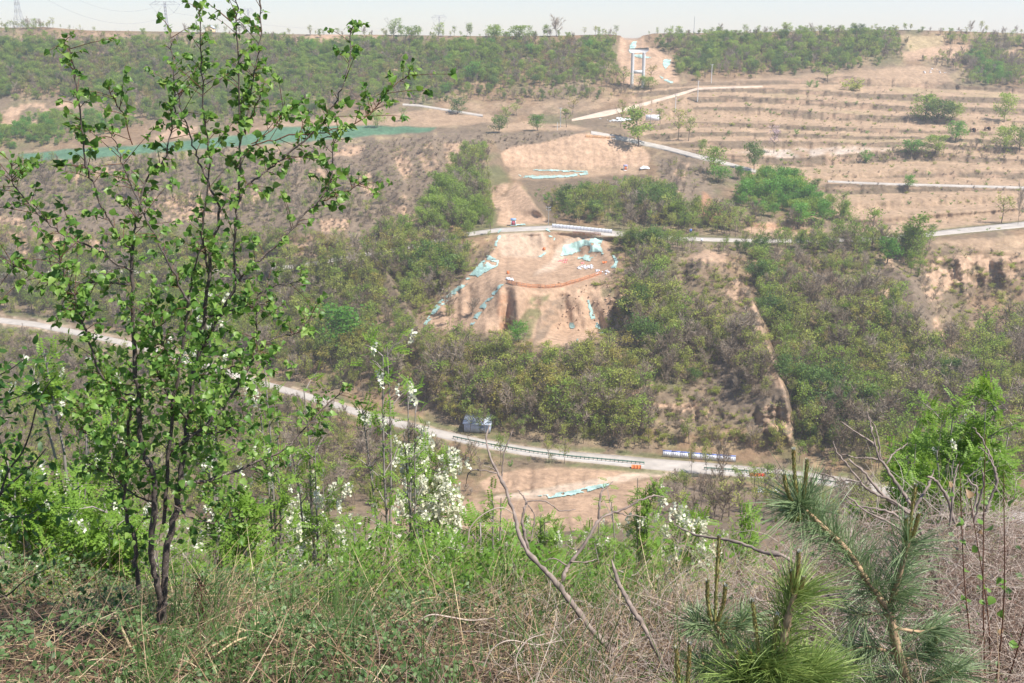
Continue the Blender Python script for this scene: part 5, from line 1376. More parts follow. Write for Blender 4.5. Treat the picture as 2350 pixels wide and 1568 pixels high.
# --- the young tree in front: limbs traced one by one
LIMBS = [  # (name, [(u, v, width)], depth start, depth end, leafiness)
 ('trunk', [(367,1490,25),(368,1440,22),(371,1400,20),(372,1375,16)], 5.0, 5.0, 0),
 ('limb', [(372,1405,13),(364,1355,13),(352,1300,12),(347,1252,12),(352,1197,13),(357,1110,12),(340,1060,12),(326,1040,11),(318,930,10),(309,800,9),(304,690,8),(302,580,7)], 5.0, 4.8, .45),
 ('limb', [(302,580,5),(280,548,4),(257,516,4),(240,486,4),(212,417,4),(200,379,4),(189,295,3.5),(174,195,3),(163,122,2.4),(147,92,1.6)], 4.8, 4.6, 1.3),
 ('limb', [(302,580,6),(308,540,5),(314,500,4),(330,430,4),(347,395,3.5),(379,368,3.5),(391,306,3),(400,236,3),(398,160,2.5),(392,100,2),(388,60,1.4)], 4.8, 5.1, 1.5),
 ('limb', [(374,1405,14),(377,1345,14),(382,1272,14),(396,1205,13),(407,1165,12),(411,1115,12),(424,1033,11),(433,968,11),(441,881,10),(452,819,9),(469,725,8),(478,655,7.5),(486,568,7),(500,516,6),(500,466,5),(480,427,4.5),(459,382,4),(448,347,3.5),(431,295,3),(417,257,2.5),(405,195,2)], 5.0, 5.15, .55),
 ('limb', [(452,819,8),(468,795,7.5),(480,777,7.5),(500,735,7),(518,700,6.5),(539,652,6),(537,568,5),(541,516,5),(549,455,4.5),(552,400,4.5),(553,313,4),(549,208,3.5),(546,70,3),(542,-25,2)], 5.1, 5.0, 1.0),
 ('limb', [(552,330,3.5),(562,290,3),(573,222,3),(586,150,2.8),(598,87,2.5),(597,20,2.2),(593,-30,1.6)], 5.05, 5.2, 1.4),
 ('limb', [(560,310,2.4),(580,260,2),(598,215,1.8),(607,190,1.2)], 5.05, 5.0, .9),
 ('limb', [(539,652,6),(570,620,5.5),(603,589,5),(643,555,4.5),(690,505,4),(730,462,3.5),(754,431,3),(762,370,2.5),(766,320,2.2),(776,290,1.6)], 5.05, 5.3, 1.1),
 ('limb', [(730,462,2.5),(770,452,2.2),(800,436,2),(835,418,1.4)], 5.3, 5.4, 1.6),
 ('limb', [(545,470,5),(565,430,4.5),(591,407,4.5),(630,380,4),(671,347,4),(730,295,3.5),(765,243,3),(789,191,2.6),(801,139,2.4),(806,62,1.5)], 5.0, 5.3, 1.3),
 ('limb', [(560,350,3),(600,330,2.8),(664,314,2.8),(730,304,2.6),(790,295,2.4),(835,272,2.2),(861,250,2.2),(892,212,2),(925,183,1.6),(953,166,1.2)], 5.1, 5.4, 1.0),
 ('limb', [(580,330,2.2),(620,300,2.0),(650,260,1.8),(690,240,1.3)], 5.1, 5.3, 1.3),
 ('limb', [(480,640,5),(468,560,4),(468,500,3.5),(478,434,3.5),(480,347,3.2),(466,243,3),(462,139,2.6),(459,70,2.2),(457,22,1.4)], 5.1, 4.9, 1.1),
 ('limb', [(378,1200,8),(385,1080,8),(389,1020,7.5),(400,916,7),(414,829,6.5),(426,742,6),(431,697,5.5),(417,666,5),(386,603,4),(350,527,3.4),(306,438,3),(285,390,2.6),(271,347,2.2),(258,300,1.6)], 5.0, 4.7, .8),
 ('limb', [(431,697,4),(445,620,3.4),(462,560,3),(470,540,2)], 5.0, 4.9, .9),
 ('limb', [(302,330,2.4),(285,270,2.2),(264,233,2),(250,200,1.4)], 4.9, 4.8, 1.2),
 ('limb', [(302,624,5),(260,600,4.5),(215,572,4.2),(146,537,4),(108,511,3.6),(70,470,3.2),(31,424,2.6),(24,368,1.5)], 4.8, 4.6, 1.7),
 ('limb', [(299,655,4.6),(222,648,4.2),(160,648,3.8),(90,626,3.2),(28,607,2.8),(-12,590,2)], 4.8, 4.6, 1.5),
 ('limb', [(240,874,4.6),(215,822,4.4),(188,739,4),(174,690,3.4),(150,635,3),(138,580,2)], 4.7, 4.5, 1.8),
 ('limb', [(310,905,5),(270,900,4.6),(240,874,4.6)], 4.8, 4.7, 1.2),
 ('limb', [(405,1140,9),(420,1115,8.5),(460,1105,7.5),(496,1098,6.5),(564,1070,5.5),(650,1033,4.2),(681,1003,3.6),(730,950,3),(765,916,2.6),(800,890,1.6)], 5.0, 5.5, .9),
 ('limb', [(385,1048,8),(420,1014,7.5),(466,982,7),(521,926,6),(552,875,5.2),(577,833,4.6),(591,804,4),(622,780,3.4),(655,770,3),(681,763,2.6),(703,742,2),(716,722,1.3)], 5.0, 5.3, .9),
 ('limb', [(590,806,4.4),(591,745,4.2),(591,683,4),(612,668,3.2),(640,655,2.2),(690,645,1.5)], 5.2, 5.3, .5),
 ('limb', [(318,1352,10),(313,1290,9),(309,1231,9),(292,1190,8),(287,1118,7.5),(290,1055,7),(297,968,6),(300,930,4)], 5.15, 5.1, .9),
 ('limb', [(440,880,4),(480,860,3.5),(540,838,3),(600,820,2)], 5.05, 5.4, 1.3),
 ('limb', [(426,1000,4),(470,1000,3.6),(520,985,3),(570,960,2)], 5.0, 5.3, 1.6),
 ('limb', [(469,730,4),(510,720,3.5),(560,705,3),(625,690,2)], 5.05, 5.3, 1.4),
 ('limb', [(318,930,4),(280,915,3.4),(230,935,3),(180,920,2)], 4.8, 4.5, 1.5),
 ('limb', [(330,1040,4),(280,1010,3.4),(220,1000,3),(175,985,2)], 4.9, 4.6, 1.5),
 ('limb', [(345,1150,4),(300,1130,3.4),(240,1085,3),(200,1060,2)], 4.95, 4.7, 1.3),
 ('limb', [(414,829,4),(380,800,3.4),(350,740,3),(345,690,2)], 5.0, 4.7, 1.5),
 ('limb', [(433,968,4),(400,930,3.5),(372,880,3),(355,830,2)], 5.0, 4.8, 1.6),
 ('limb', [(400,1160,4),(440,1190,3.4),(500,1200,3),(540,1180,2)], 5.0, 5.1, 1.0),
]
rt = np.random.default_rng(42)
tp = PY(367, 1475, 5.0)
tree = thing("young_tree", "young many stemmed tree with heart shaped green leaves and dark bark at the hill edge", "tree", tp)
LP, LD, LS = [], [], []       # leaf positions, directions, sizes
tw = MB()
for nm, pl, y0, y1, leafy in LIMBS:
    p, r_ = branch_pts(pl, y0, y1)
    p = p + rt.normal(size=p.shape) * .004
    b = MB(); b.tube(p - tp, r_ * 1.12, 9 if nm == 'trunk' else 7); b.build(nm, M['bark_sapling'] if pl[0][2] > 3.3 else M['bark_twig'], tree, True)
    if not leafy: continue
    seg = np.linalg.norm(np.diff(p, axis=0), axis=1); cum = np.concatenate([[0], np.cumsum(seg)]); L = cum[-1]
    n = int(L / .030 * leafy * (1.05 if pl[-1][1] < 560 else 1.3)) + 1
    for q in range(n):
        s_ = L * (1 - (rt.random() ** 1.25)) if L > .9 else L * rt.random() ** .8
        if L > 2.0 and s_ < .28 * L: continue
        i = min(len(seg) - 1, int(np.searchsorted(cum, s_)) - 1 if s_ > 0 else 0); f = (s_ - cum[i]) / (seg[i] + 1e-9)
        o = p[i] * (1 - f) + p[i + 1] * f; ax = unit(p[i + 1] - p[i])
        out = unit(np.cross(ax, rvec(1, rt)[0])); d = unit(out + ax * .55 + np.array([0, -.15, .1]))
        tl = rt.uniform(.02, .10) if rt.random() < .72 else rt.uniform(.10, .26)
        e = o + d * tl
        tw.tube([o - tp, (o + e) / 2 + [0, 0, .006] - tp, e - tp], [.0021, .0017, .001], 3, cap=False)
        nl = 2 + int(tl / .035) + rt.integers(0, 2)
        for k_ in range(nl):
            t = 1 - .8 * k_ / max(1, nl) * rt.random()
            LP.append(o + (e - o) * t + rt.normal(size=3) * .006); dd = unit(d * .7 + rvec(1, rt)[0] * .9 + np.array([.1, -.1, -.30])); LD.append(dd); LS.append(rt.uniform(.018, .044) * (.8 if s_ > .85 * L else 1))
    # the growing tip
    for k_ in range(5):
        LP.append(p[-1] + rt.normal(size=3) * .012); LD.append(unit(unit(p[-1] - p[-3]) + rvec(1, rt)[0] * .8)); LS.append(rt.uniform(.018, .04))
tw.build("twigs", M['bark_twig'], tree)['kind'] = 'stuff'
LP, LD, LS = np.array(LP), np.array(LD), np.array(LS)
# fill the dense middle of the crown with more twig leaves
nf = 1250
fu = np.clip(rt.normal(400, 120, nf), 160, 680); fv = np.clip(rt.normal(910, 155, nf), 540, 1240)
fp = PY(fu, fv, rt.uniform(4.6, 5.5, nf))
LP = np.concatenate([LP, fp]); LD = np.concatenate([LD, unit(rvec(nf, rt) + [0, 0, -.35])]); LS = np.concatenate([LS, rt.uniform(.022, .044, nf)])
nrm = unit(rvec(len(LP), rt) * .8 + [.1, -.25, .8])
X, Yv, Z = frames(LD, nrm)
near = np.argsort(-(LS / LP[:, 1]))[:300]; isn = np.zeros(len(LP), bool); isn[near] = True
shape = rt.integers(0, len(LEAFS), len(LP))
lv = MB()
for k_ in range(len(LEAFS)):
    m_ = (shape == k_) & ~isn
    lv.leaves(LEAFS[k_][0], LEAFS[k_][1], LP[m_] - tp, X[m_], Yv[m_], Z[m_], LS[m_])
lv.build("foliage", M['near_leaf'], tree, True)['kind'] = 'stuff'
from mathutils import Matrix
lmesh = []
for v_, f_ in LEAFS:
    b = MB(); b.add(v_, f_); lmesh.append(b.mesh("leaf", M['near_leaf_one'], True))
for i in near:
    o = put(lmesh[shape[i]], "leaf", tree)
    s_ = LS[i]; A = np.stack([X[i] * s_, Yv[i] * s_, Z[i] * s_], 1); q = LP[i] - tp
    o.matrix_local = Matrix([[*A[0], q[0]], [*A[1], q[1]], [*A[2], q[2]], [0, 0, 0, 1]])
print("LEAVES", len(LP))

# --- branches of a neighbour reaching in from the left edge
pe = PY(-70, 1290, 5.6); pe[2] = near_z(pe[0], pe[1])[0]
te = thing("leafy_sapling", "dark green long leaved sapling reaching in at the left border of the view", "tree", pe)
b = MB(); q = PY(-70, 1300, 5.6); b.tube(np.array([pe - [0, 0, .1], (pe + q) / 2 + [.03, 0, 0], q]) - pe, [.018, .016, .014], 7); b.build('trunk', M['bark_sapling'], te, True)
re_ = np.random.default_rng(8); EP, ED, ES = [], [], []
for pl in ([(-70,1300,11),(-40,1220,9),(0,1135,7),(44,1094,5),(80,1060,3.4),(105,1030,2)], [(0,1135,5),(20,1080,4.6),(50,1040,4.2),(70,990,3.8),(85,930,3.2),(105,890,2.4),(128,862,1.6)], [(-40,1220,5),(20,1190,4),(70,1180,3),(110,1150,2)],
           [(20,1080,3),(0,1010,2.6),(-10,950,2)], [(-60,900,5),(-20,870,4),(20,850,3),(55,825,2)], [(-60,960,5),(-10,930,4),(30,915,3),(70,900,2)], [(-70,1300,8),(0,1370,5),(60,1330,3),(120,1300,2)]):
    p, r_ = branch_pts(pl, 5.6, 5.4); b = MB(); b.tube(p - pe, r_, 6); b.build("branch", M['bark_sapling'], te, True)
    for q in range(70):
        t = re_.random() * (len(p) - 1); i = min(int(t), len(p) - 2); o = p[i] + (p[i + 1] - p[i]) * (t - i)
        EP.append(o + re_.normal(size=3) * .075); ED.append(unit(rvec(1, re_)[0] + [0.2, 0, .1])); ES.append(re_.uniform(.04, .075))
EP, ED, ES = np.array(EP), np.array(ED), np.array(ES); X, Yv, Z = frames(ED, rvec(len(EP), re_) + [0, -.2, .8])
b = MB(); b.leaves(OVAL_V, OVAL_F, EP - pe, X, Yv, Z, ES); b.build("foliage", M['edge_leaf'], te)['kind'] = 'stuff'

# --- black locusts on the slope below
def compound(n=6):
    v, f = [], []
    for i in range(n):
        y = .16 + .80 * i / n
        for sx in (-1, 1):
            a = len(v); L = .21; w_ = .062
            v += [(sx * .01, y, 0), (sx * (.01 + L * .5), y + .02 - w_, -.015), (sx * (.01 + L), y + .05, -.05), (sx * (.01 + L * .5), y + .03 + w_, -.015)]
            f += [(a, a + 1, a + 2, a + 3)]
    a = len(v); v += [(0, .95, 0), (.06, 1.05, -.01), (0, 1.16, -.03), (-.06, 1.05, -.01)]; f.append((a, a + 1, a + 2, a + 3))
    a = len(v); v += [(-.006, 0, 0), (.006, 0, 0), (.004, 1, 0), (-.004, 1, 0)]; f.append((a, a + 1, a + 2, a + 3))
    v = np.array(v); v[:, 2] -= .22 * v[:, 1] ** 2
    return v, f
CPV, CPF = compound()
def raceme(seed):
    r = np.random.default_rng(seed); v, f = [], []
    for i in range(17):
        y = .08 + .9 * i / 17; a0 = r.random() * 6.28; rr = .16 * (1 - .55 * y); a = len(v)
        c = np.array([math.cos(a0) * rr, y, math.sin(a0) * rr]); e = rvec(1, r)[0] * .11; g_ = np.cross(e, rvec(1, r)[0]); g_ = unit(g_) * .11
        v += [c - e, c - g_, c + e, c + g_]; f.append((a, a + 1, a + 2, a + 3))
    return v, f
RCV, RCF = raceme(3)
def locust(u, vt, Y, wpx, nleaf, nflow, label, seed, pale=True, crown=.5, stems=3, lsz=1.0, droop=0.0):
    crown_m = 6.0 * crown; nleaf = int(nleaf * 1.8); nflow = int(nflow * (1.3 if nflow > 50 else 1.2)); wpx = wpx * 1.2
    r = np.random.default_rng(seed)
    top = PY(u, vt, Y); s = pxm(top); gz = near_z(top[0], Y)[0]; H_ = max(1.5, top[2] - gz); W_ = wpx / s
    base = np.array([top[0], Y, gz])
    t = thing("locust_tree", label, "tree", base); t['tall'] = float(H_)
    trunk = MB(); tips = []
    for k_ in range(stems):
        a = r.random() * 6.28; rr = W_ * .34 * (r.random() ** .5) * (1 if k_ else .2); hh = H_ * (.82 + .18 * r.random()) if k_ else H_ * .97
        tt_ = np.linspace(0, 1, 8); px = np.cos(a) * rr * tt_ ** 1.5 + r.normal(size=8).cumsum() * .02; py = np.sin(a) * rr * tt_ ** 1.5 + r.normal(size=8).cumsum() * .02
        pts = np.stack([px, py, tt_ * hh], 1); trunk.tube(pts, .032 * (1 - .86 * tt_) * (.7 + .5 * r.random()) + .003, 5, cap=False)
        for q in range(12):
            h = 1 - min(.85, crown_m / H_) * r.random() ** .9; i = h * 7; i0 = min(6, int(i)); o = pts[i0] + (pts[i0 + 1] - pts[i0]) * (i - i0)
            a2 = r.random() * 6.28; L = W_ * .30 * (.5 + .8 * r.random()); d = unit(np.array([math.cos(a2), math.sin(a2), .55 + .5 * r.random()]))
            m_ = o + d * L * .5 + [0, 0, .04]; e = o + d * L + [0, 0, .02 - droop * L]
            e[2] = min(e[2], H_)
            trunk.tube([o, m_, e], [.010, .007, .003], 4, cap=False); tips += [(o, m_, e)]
    trunk.build("trunk", M['bark_pale'] if pale else M['bark_sapling'], t, True)
    T = np.array(tips)
    def sample(n, a):
        k_ = r.integers(0, len(T), n); x = r.random(n) ** a * 2; i = np.minimum(x.astype(int), 1); f = (x - i)[:, None]
        return T[k_, i] * (1 - f) + T[k_, i + 1] * f, unit(T[k_, 2] - T[k_, 0])
    p, d = sample(nleaf, .6); p = p + r.normal(size=p.shape) * .05
    X, Yv, Z = frames(unit(d * .6 + rvec(nleaf, r) + [0, 0, .15]), rvec(nleaf, r) * .5 + [0, 0, 1])
    b = MB(); b.leaves(CPV, CPF, p, X, Yv, Z, r.uniform(.15, .25, nleaf) * lsz); b.build("crown", M['locust_leaf'], t)['kind'] = 'stuff'
    if nflow:
        p, d = sample(nflow, .35); p = p + unit(d) * .10 + r.normal(size=p.shape) * .07 + [0, -.10, .06]
        X, Yv, Z = frames(unit(rvec(nflow, r) * .35 + [0, 0, -1]), rvec(nflow, r))
        b = MB(); b.leaves(RCV, RCF, p, X, Yv, Z, r.uniform(.18, .32, nflow) * min(1, Y / 15) ** 1.2); b.build("blossom", M['locust_flower'], t)['kind'] = 'stuff'
    return t
locust(1010, 1022, 16, 195, 240, 330, "locust shrub covered in white blossom, centre of the slope", 1, crown=.42)
locust(738, 1092, 17, 130, 200, 130, "locust shrub with patches of white blossom behind the right low branch", 2, crown=.40)
locust(1600, 1138, 14, 130, 230, 130, "locust shrub with white blossom standing alone behind the dark fallen stick", 3, crown=.5)
locust(1490, 1092, 17, 90, 170, 14, "thin locust shrub with few flowers in front of the pit track", 4, crown=.4)
locust(868, 780, 13, 150, 85, 14, "tall thin locust with few white flowers crossing the valley road", 5, crown=.45, stems=3)
locust(930, 838, 14, 110, 60, 12, "slender locust right of the tall thin one, sparse leaves", 6, crown=.5)
locust(120, 772, 10, 150, 210, 26, "locust with cream flowers between the left border and the young tree", 7, crown=.5)
locust(230, 832, 11, 150, 200, 18, "pale stemmed locust just left of the young tree's thickest stems", 8, crown=.55, stems=4)
locust(430, 645, 11, 190, 190, 30, "tall locust with cream flowers hidden behind the young tree", 9, crown=.6, stems=4)
locust(600, 800, 12, 140, 110, 12, "sparse locust behind the right limbs of the young tree", 10, crown=.5)
locust(690, 870, 14, 120, 110, 10, "sparse locust with flowers in front of the road right of the young tree", 11, crown=.45)
locust(1240, 1168, 15, 120, 240, 10, "leafy locust shrub under the earth pit", 12, crown=.4)
locust(1130, 1120, 13, 100, 160, 12, "thin locust shrub touching the fallen pale branch", 13, crown=.4)
locust(1380, 1150, 18, 100, 170, 10, "locust shrub behind the right fork of the pale dead branch", 14, crown=.4)
locust(1420, 1250, 13, 150, 230, 4, "low bright locust shrub under the right fork of the pale dead branch", 15, crown=.5)
locust(2200, 890, 13, 210, 620, 14, "bright yellow green locust, middle of the group behind the dead bush", 16, crown=.5, stems=5)
locust(2305, 905, 12, 210, 600, 12, "bright yellow green locust at the right border behind the dead bush", 17, crown=.55, stems=5)
locust(2105, 945, 15, 170, 420, 6, "bright locust left of the group behind the dead bush", 18, crown=.45, stems=4)
locust(2210, 1040, 11, 230, 480, 8, "low locust thicket right behind the dead bush stems", 19, crown=.5, stems=5)
locust(2150, 925, 14, 190, 520, 8, "wide bright locust between the middle and left ones behind the dead bush", 29, crown=.5, stems=5)
locust(2260, 985, 12, 200, 520, 8, "lower bright locust between the middle one and the right border", 30, crown=.5, stems=5)
locust(2020, 1130, 13, 130, 170, 5, "small locust under the long grey dead branches", 20, crown=.4)
locust(1110, 1225, 10, 170, 300, 6, "bright low locust left of the pale dead branch", 21, crown=.45, stems=4)
locust(960, 1190, 11, 150, 260, 14, "leafy locust shrub below the white blossomed one", 22, crown=.4, stems=4)
locust(820, 1180, 12, 150, 220, 14, "locust shrub with scattered flowers left of the white blossomed one", 23, crown=.45)
locust(560, 1150, 9, 140, 180, 3, "loose locust shrub behind the low right branch of the young tree", 24, crown=.5)
locust(160, 1100, 9, 170, 300, 22, "pale stemmed locust at the left under the long leaved sapling", 25, crown=.6, stems=4)
locust(60, 1190, 8, 170, 280, 18, "low yellow green locust at the left border", 26, crown=.5, stems=4)
locust(260, 1180, 8.5, 160, 240, 14, "low locust directly behind the foot of the young tree", 27, crown=.5, stems=3)
locust(1700, 1180, 12, 110, 150, 4, "small locust behind the left pine", 28, crown=.4)

# the thicket lower on the slope: copies of a few locusts
thick = []
for k_, (u_, v_, Y_) in enumerate([(330, 1180, 20), (520, 1200, 22), (660, 1210, 24), (1340, 1200, 22)]):
    thick.append(locust(u_, v_, Y_, 210, 330, 16, "yellow green locust in the thicket on the slope below the brush", 60 + k_, crown=.55, stems=5)); thick[-1]['group'] = "locust thicket below the brush"
rk = np.random.default_rng(31)
for k_ in range(34):
    u_ = -40 + 1780 * (k_ + rk.random()) / 34; Y_ = rk.uniform(17, 34); src = thick[k_ % 4]
    vt_ = 1215 + rk.normal() * 26 - (40 if u_ < 250 else 0); top = PY(u_, vt_, Y_); gz = float(near_z(top[0], Y_)[0])
    o = src.copy(); o['label'] = "yellow green locust in the lower thicket, " + ("behind the left border sapling" if u_ < 170 else "behind the young tree" if u_ < 520 else "between young tree and white blossoms" if u_ < 860 else "under the white blossoms" if u_ < 1100 else "behind the dead branch" if u_ < 1420 else "left of the lone blossoming shrub")
    COL.objects.link(o); o.location = (top[0], Y_, gz); o.rotation_euler = (0, 0, rk.random() * 6.28)
    hs = src['tall']; f_ = (top[2] - gz) / hs; o.scale = (rk.uniform(.9, 1.3), rk.uniform(.9, 1.3), f_) if f_ > .2 else (1, 1, .3)
    for ch in src.children:
        c = ch.copy(); COL.objects.link(c); c.parent = o
# --- dead branches
def dead(name, base_pl, label, Y0, Y1, limbs, m_='bark_grey', fit=None):
    if fit:
        a_, k__ = fit; g_ = lambda y: a_ + (y - Y0s) * k__; Y0s = Y0
        limbs = [(q, g_(ya), g_(yb)) for q, ya, yb in limbs]; Y0, Y1 = g_(Y0), g_(Y1)
    thin_ = lambda q: [(a, b_, c * .86) for a, b_, c in q]
    base_pl = thin_(base_pl); limbs = [(thin_(q), ya, yb) for q, ya, yb in limbs]
    p0, r0 = branch_pts(base_pl, Y0, Y1); o = p0[0].copy()
    t = thing(name, label, "branch" if 'branch' in name else ("stick" if 'stick' in name else "dead bush"), o)
    rr = np.random.default_rng(int(base_pl[0][0]))
    def knobby(p, r_):
        return p + rr.normal(size=p.shape) * .0020, r_ * (1 + .16 * rr.normal(size=len(r_)))
    p, r_ = knobby(p0, r0); b = MB(); b.tube(p - o, np.maximum(r_, .001), 8); b.build("stem", M[m_], t, True)
    for pl, ya, yb in limbs:
        p, r_ = knobby(*branch_pts(pl, ya, yb, 5)); b = MB(); b.tube(p - o, np.maximum(r_, .0008), 6); b.build("side_branch", M[m_], t, True)
    return t
dead("dead_branch", [(1440,1535,19),(1390,1480,18),(1355,1443,17),(1304,1374,15),(1270,1330,14),(1240,1300,12),(1212,1268,12),(1191,1224,11),(1180,1180,9),(1168,1145,9),(1155,1110,8.5),(1144,1091,7.5),(1130,1060,6.5),(1120,1033,5.5),(1116,1005,4.5),(1124,975,3)],
     "long pale forked dead branch leaning up from the brush at centre", 3.6, 5.2,
     [([(1290,1335,11),(1298,1310,10),(1304,1299,10),(1335,1258,9),(1356,1225,8.5),(1373,1197,8),(1388,1184,7),(1410,1176,6.5),(1440,1164,6),(1468,1149,5),(1500,1138,4),(1523,1140,2.5)], 4.3, 4.9), ([(1374,1196,6.5),(1376,1160,6),(1379,1132,5.5),(1392,1118,4),(1407,1106,2.5)], 4.6, 4.8),
      ([(1212,1266,9),(1204,1225,8),(1198,1197,8),(1203,1170,7),(1208,1152,6),(1198,1136,4),(1188,1125,2.5)], 4.7, 4.9), ([(1206,1152,4),(1246,1149,4),(1270,1162,3.5),(1287,1173,3),(1321,1169,2)], 4.8, 4.9), ([(1139,1087,4),(1110,1080,3.6),(1082,1080,3.2),(1072,1095,2.6),(1068,1118,1.6)], 5, 5.1),
      ([(1152,1105,4.5),(1152,1080,4),(1157,1040,3.6),(1172,1000,2.6),(1178,985,1.6)], 5.1, 5.2), ([(1144,1085,3),(1126,1073,2.6),(1108,1070,1.6)], 5.1, 5.1), ([(1212,1160,3.6),(1226,1182,3.2),(1224,1215,3),(1216,1245,2.2)], 4.9, 4.7), ([(1304,1299,4),(1270,1282,3.4),(1250,1290,2.4)], 4.4, 4.4),
      ([(1410,1176,3.4),(1440,1183,3),(1466,1184,2.6),(1500,1196,1.6)], 4.7, 4.8), ([(1340,1255,4),(1320,1262,3),(1300,1250,2)], 4.5, 4.6), ([(1310,1288,4.6),(1345,1290,3.6),(1370,1284,2)], 4.4, 4.6)], fit=(gY(1440,1535), .6))
dead("dead_branch", [(1562,1600,18),(1550,1565,17),(1520,1521,16),(1500,1480,15.5),(1485,1450,15),(1465,1420,14),(1448,1392,13),(1438,1370,12.5),(1424,1347,12),(1412,1318,9),(1403,1285,4)], "thick straight dead branch rising to the left beside the left pine", 2.9, 3.6, [([(1424,1347,4),(1408,1330,3),(1396,1308,1.8)], 3.5, 3.6), ([(1448,1392,4),(1432,1386,3),(1420,1388,2)], 3.4, 3.5)], fit=(gY(1560,1590), .6))
dead("fallen_stick", [(2010,1560,12),(1930,1400,12),(1815,1286,11),(1754,1268,10),(1713,1251,9),(1662,1238,8),(1607,1231,7),(1575,1218,5),(1546,1204,3)], "dark slanting dead stick left of the rear pine", 4.3, 4.9, [([(1640,1236,3),(1622,1224,2.2),(1606,1222,1.4)], 4.75, 4.8)], 'bark_twig' if False else 'bark_grey')
G = [([(2120,1240,10),(2092,1162,9),(2075,1135,8.5),(2047,1095,8),(2020,1053,7),(2009,1023,6),(2000,985,5),(1998,979,5),(1990,948,3)], 4.2, 4.4), ([(2022,1056,5),(2016,1010,4.6),(2010,985,4),(1994,957,2.4)], 4.3, 4.4), ([(2009,1023,6),(1990,1008,5.6),(1981,1003,5),(1950,983,4.4),(1938,974,4),(1929,967,2.6)], 4.4, 4.5),
     ([(2100,1180,9),(2060,1160,8),(2034,1143,8),(2007,1115,7.5),(1981,1082,7),(1959,1064,6),(1946,1054,4)], 4.1, 4.2), ([(2100,1190,8),(2050,1150,7),(2020,1139,7),(1990,1122,6.5),(1976,1108,6),(1950,1075,5),(1935,1055,4.6),(1919,1036,4),(1911,1012,2.6)], 4.0, 4.1),
     ([(2022,1056,5),(1995,1052,4.6),(1981,1051,4.4),(1962,1052,4),(1950,1047,3.4),(1929,1042,2.2)], 4.4, 4.4), ([(2036,1064,5),(2044,1048,4.6),(2056,1036,4.4),(2070,1028,3.6),(2084,1015,2.2)], 4.4, 4.5), ([(1976,1106,4.6),(1950,1103,4),(1928,1103,4),(1908,1094,3.4),(1880,1086,3),(1850,1070,2)], 4.0, 4.1),
     ([(2190,1200,9),(2174,1146,8.5),(2157,1115,8),(2139,1097,7),(2126,1094,4)], 4.1, 4.1), ([(2080,1200,8),(2113,1146,8),(2128,1118,7.5),(2135,1102,6.5),(2143,1078,4)], 4.1, 4.2), ([(2180,1210,7),(2187,1146,7),(2187,1120,6.5),(2191,1095,5.5),(2198,1067,3.4)], 3.9, 4.0),
     ([(2240,1250,8),(2260,1180,8),(2273,1146,7.5),(2287,1110,7),(2286,1088,6.5),(2279,1066,6),(2270,1040,5),(2264,1029,4.6),(2250,1002,4),(2233,981,2.4)], 4.4, 4.5), ([(2279,1068,4),(2262,1040,3.6),(2244,1024,2.2)], 4.4, 4.5), ([(2235,1200,7),(2250,1140,6.5),(2258,1108,5.5),(2254,1078,3)], 4.2, 4.2),
     ([(2230,1190,5),(2243,1130,5),(2225,1105,4),(2213,1085,2)], 4.1, 4.2), ([(2120,1240,7),(2060,1185,6),(2010,1168,5),(1960,1160,4),(1940,1142,2)], 3.9, 4.0), ([(2150,1260,7),(2040,1200,6),(1985,1172,5),(1945,1140,4),(1930,1120,2)], 3.9, 3.8)]
dead("dead_bush", [(2180,1600,17),(2172,1500,16),(2165,1420,15),(2150,1340,13),(2135,1280,12),(2120,1240,11)], "large leafless grey bush with spreading dead stems behind the rear pine", 4.0, 4.2, G)
dead("fallen_stick", [(2255,1575,15),(2215,1520,14),(2180,1478,13),(2140,1425,12),(2115,1390,9)], "grey stick leaning in the dry brush right of the rear pine", 4.15, 4.7, [])
dead("fallen_stick", [(2165,1545,11),(2200,1560,12),(2300,1585,13)], "stub of grey stick low at the right end of the brush", 4.4, 4.3, [])
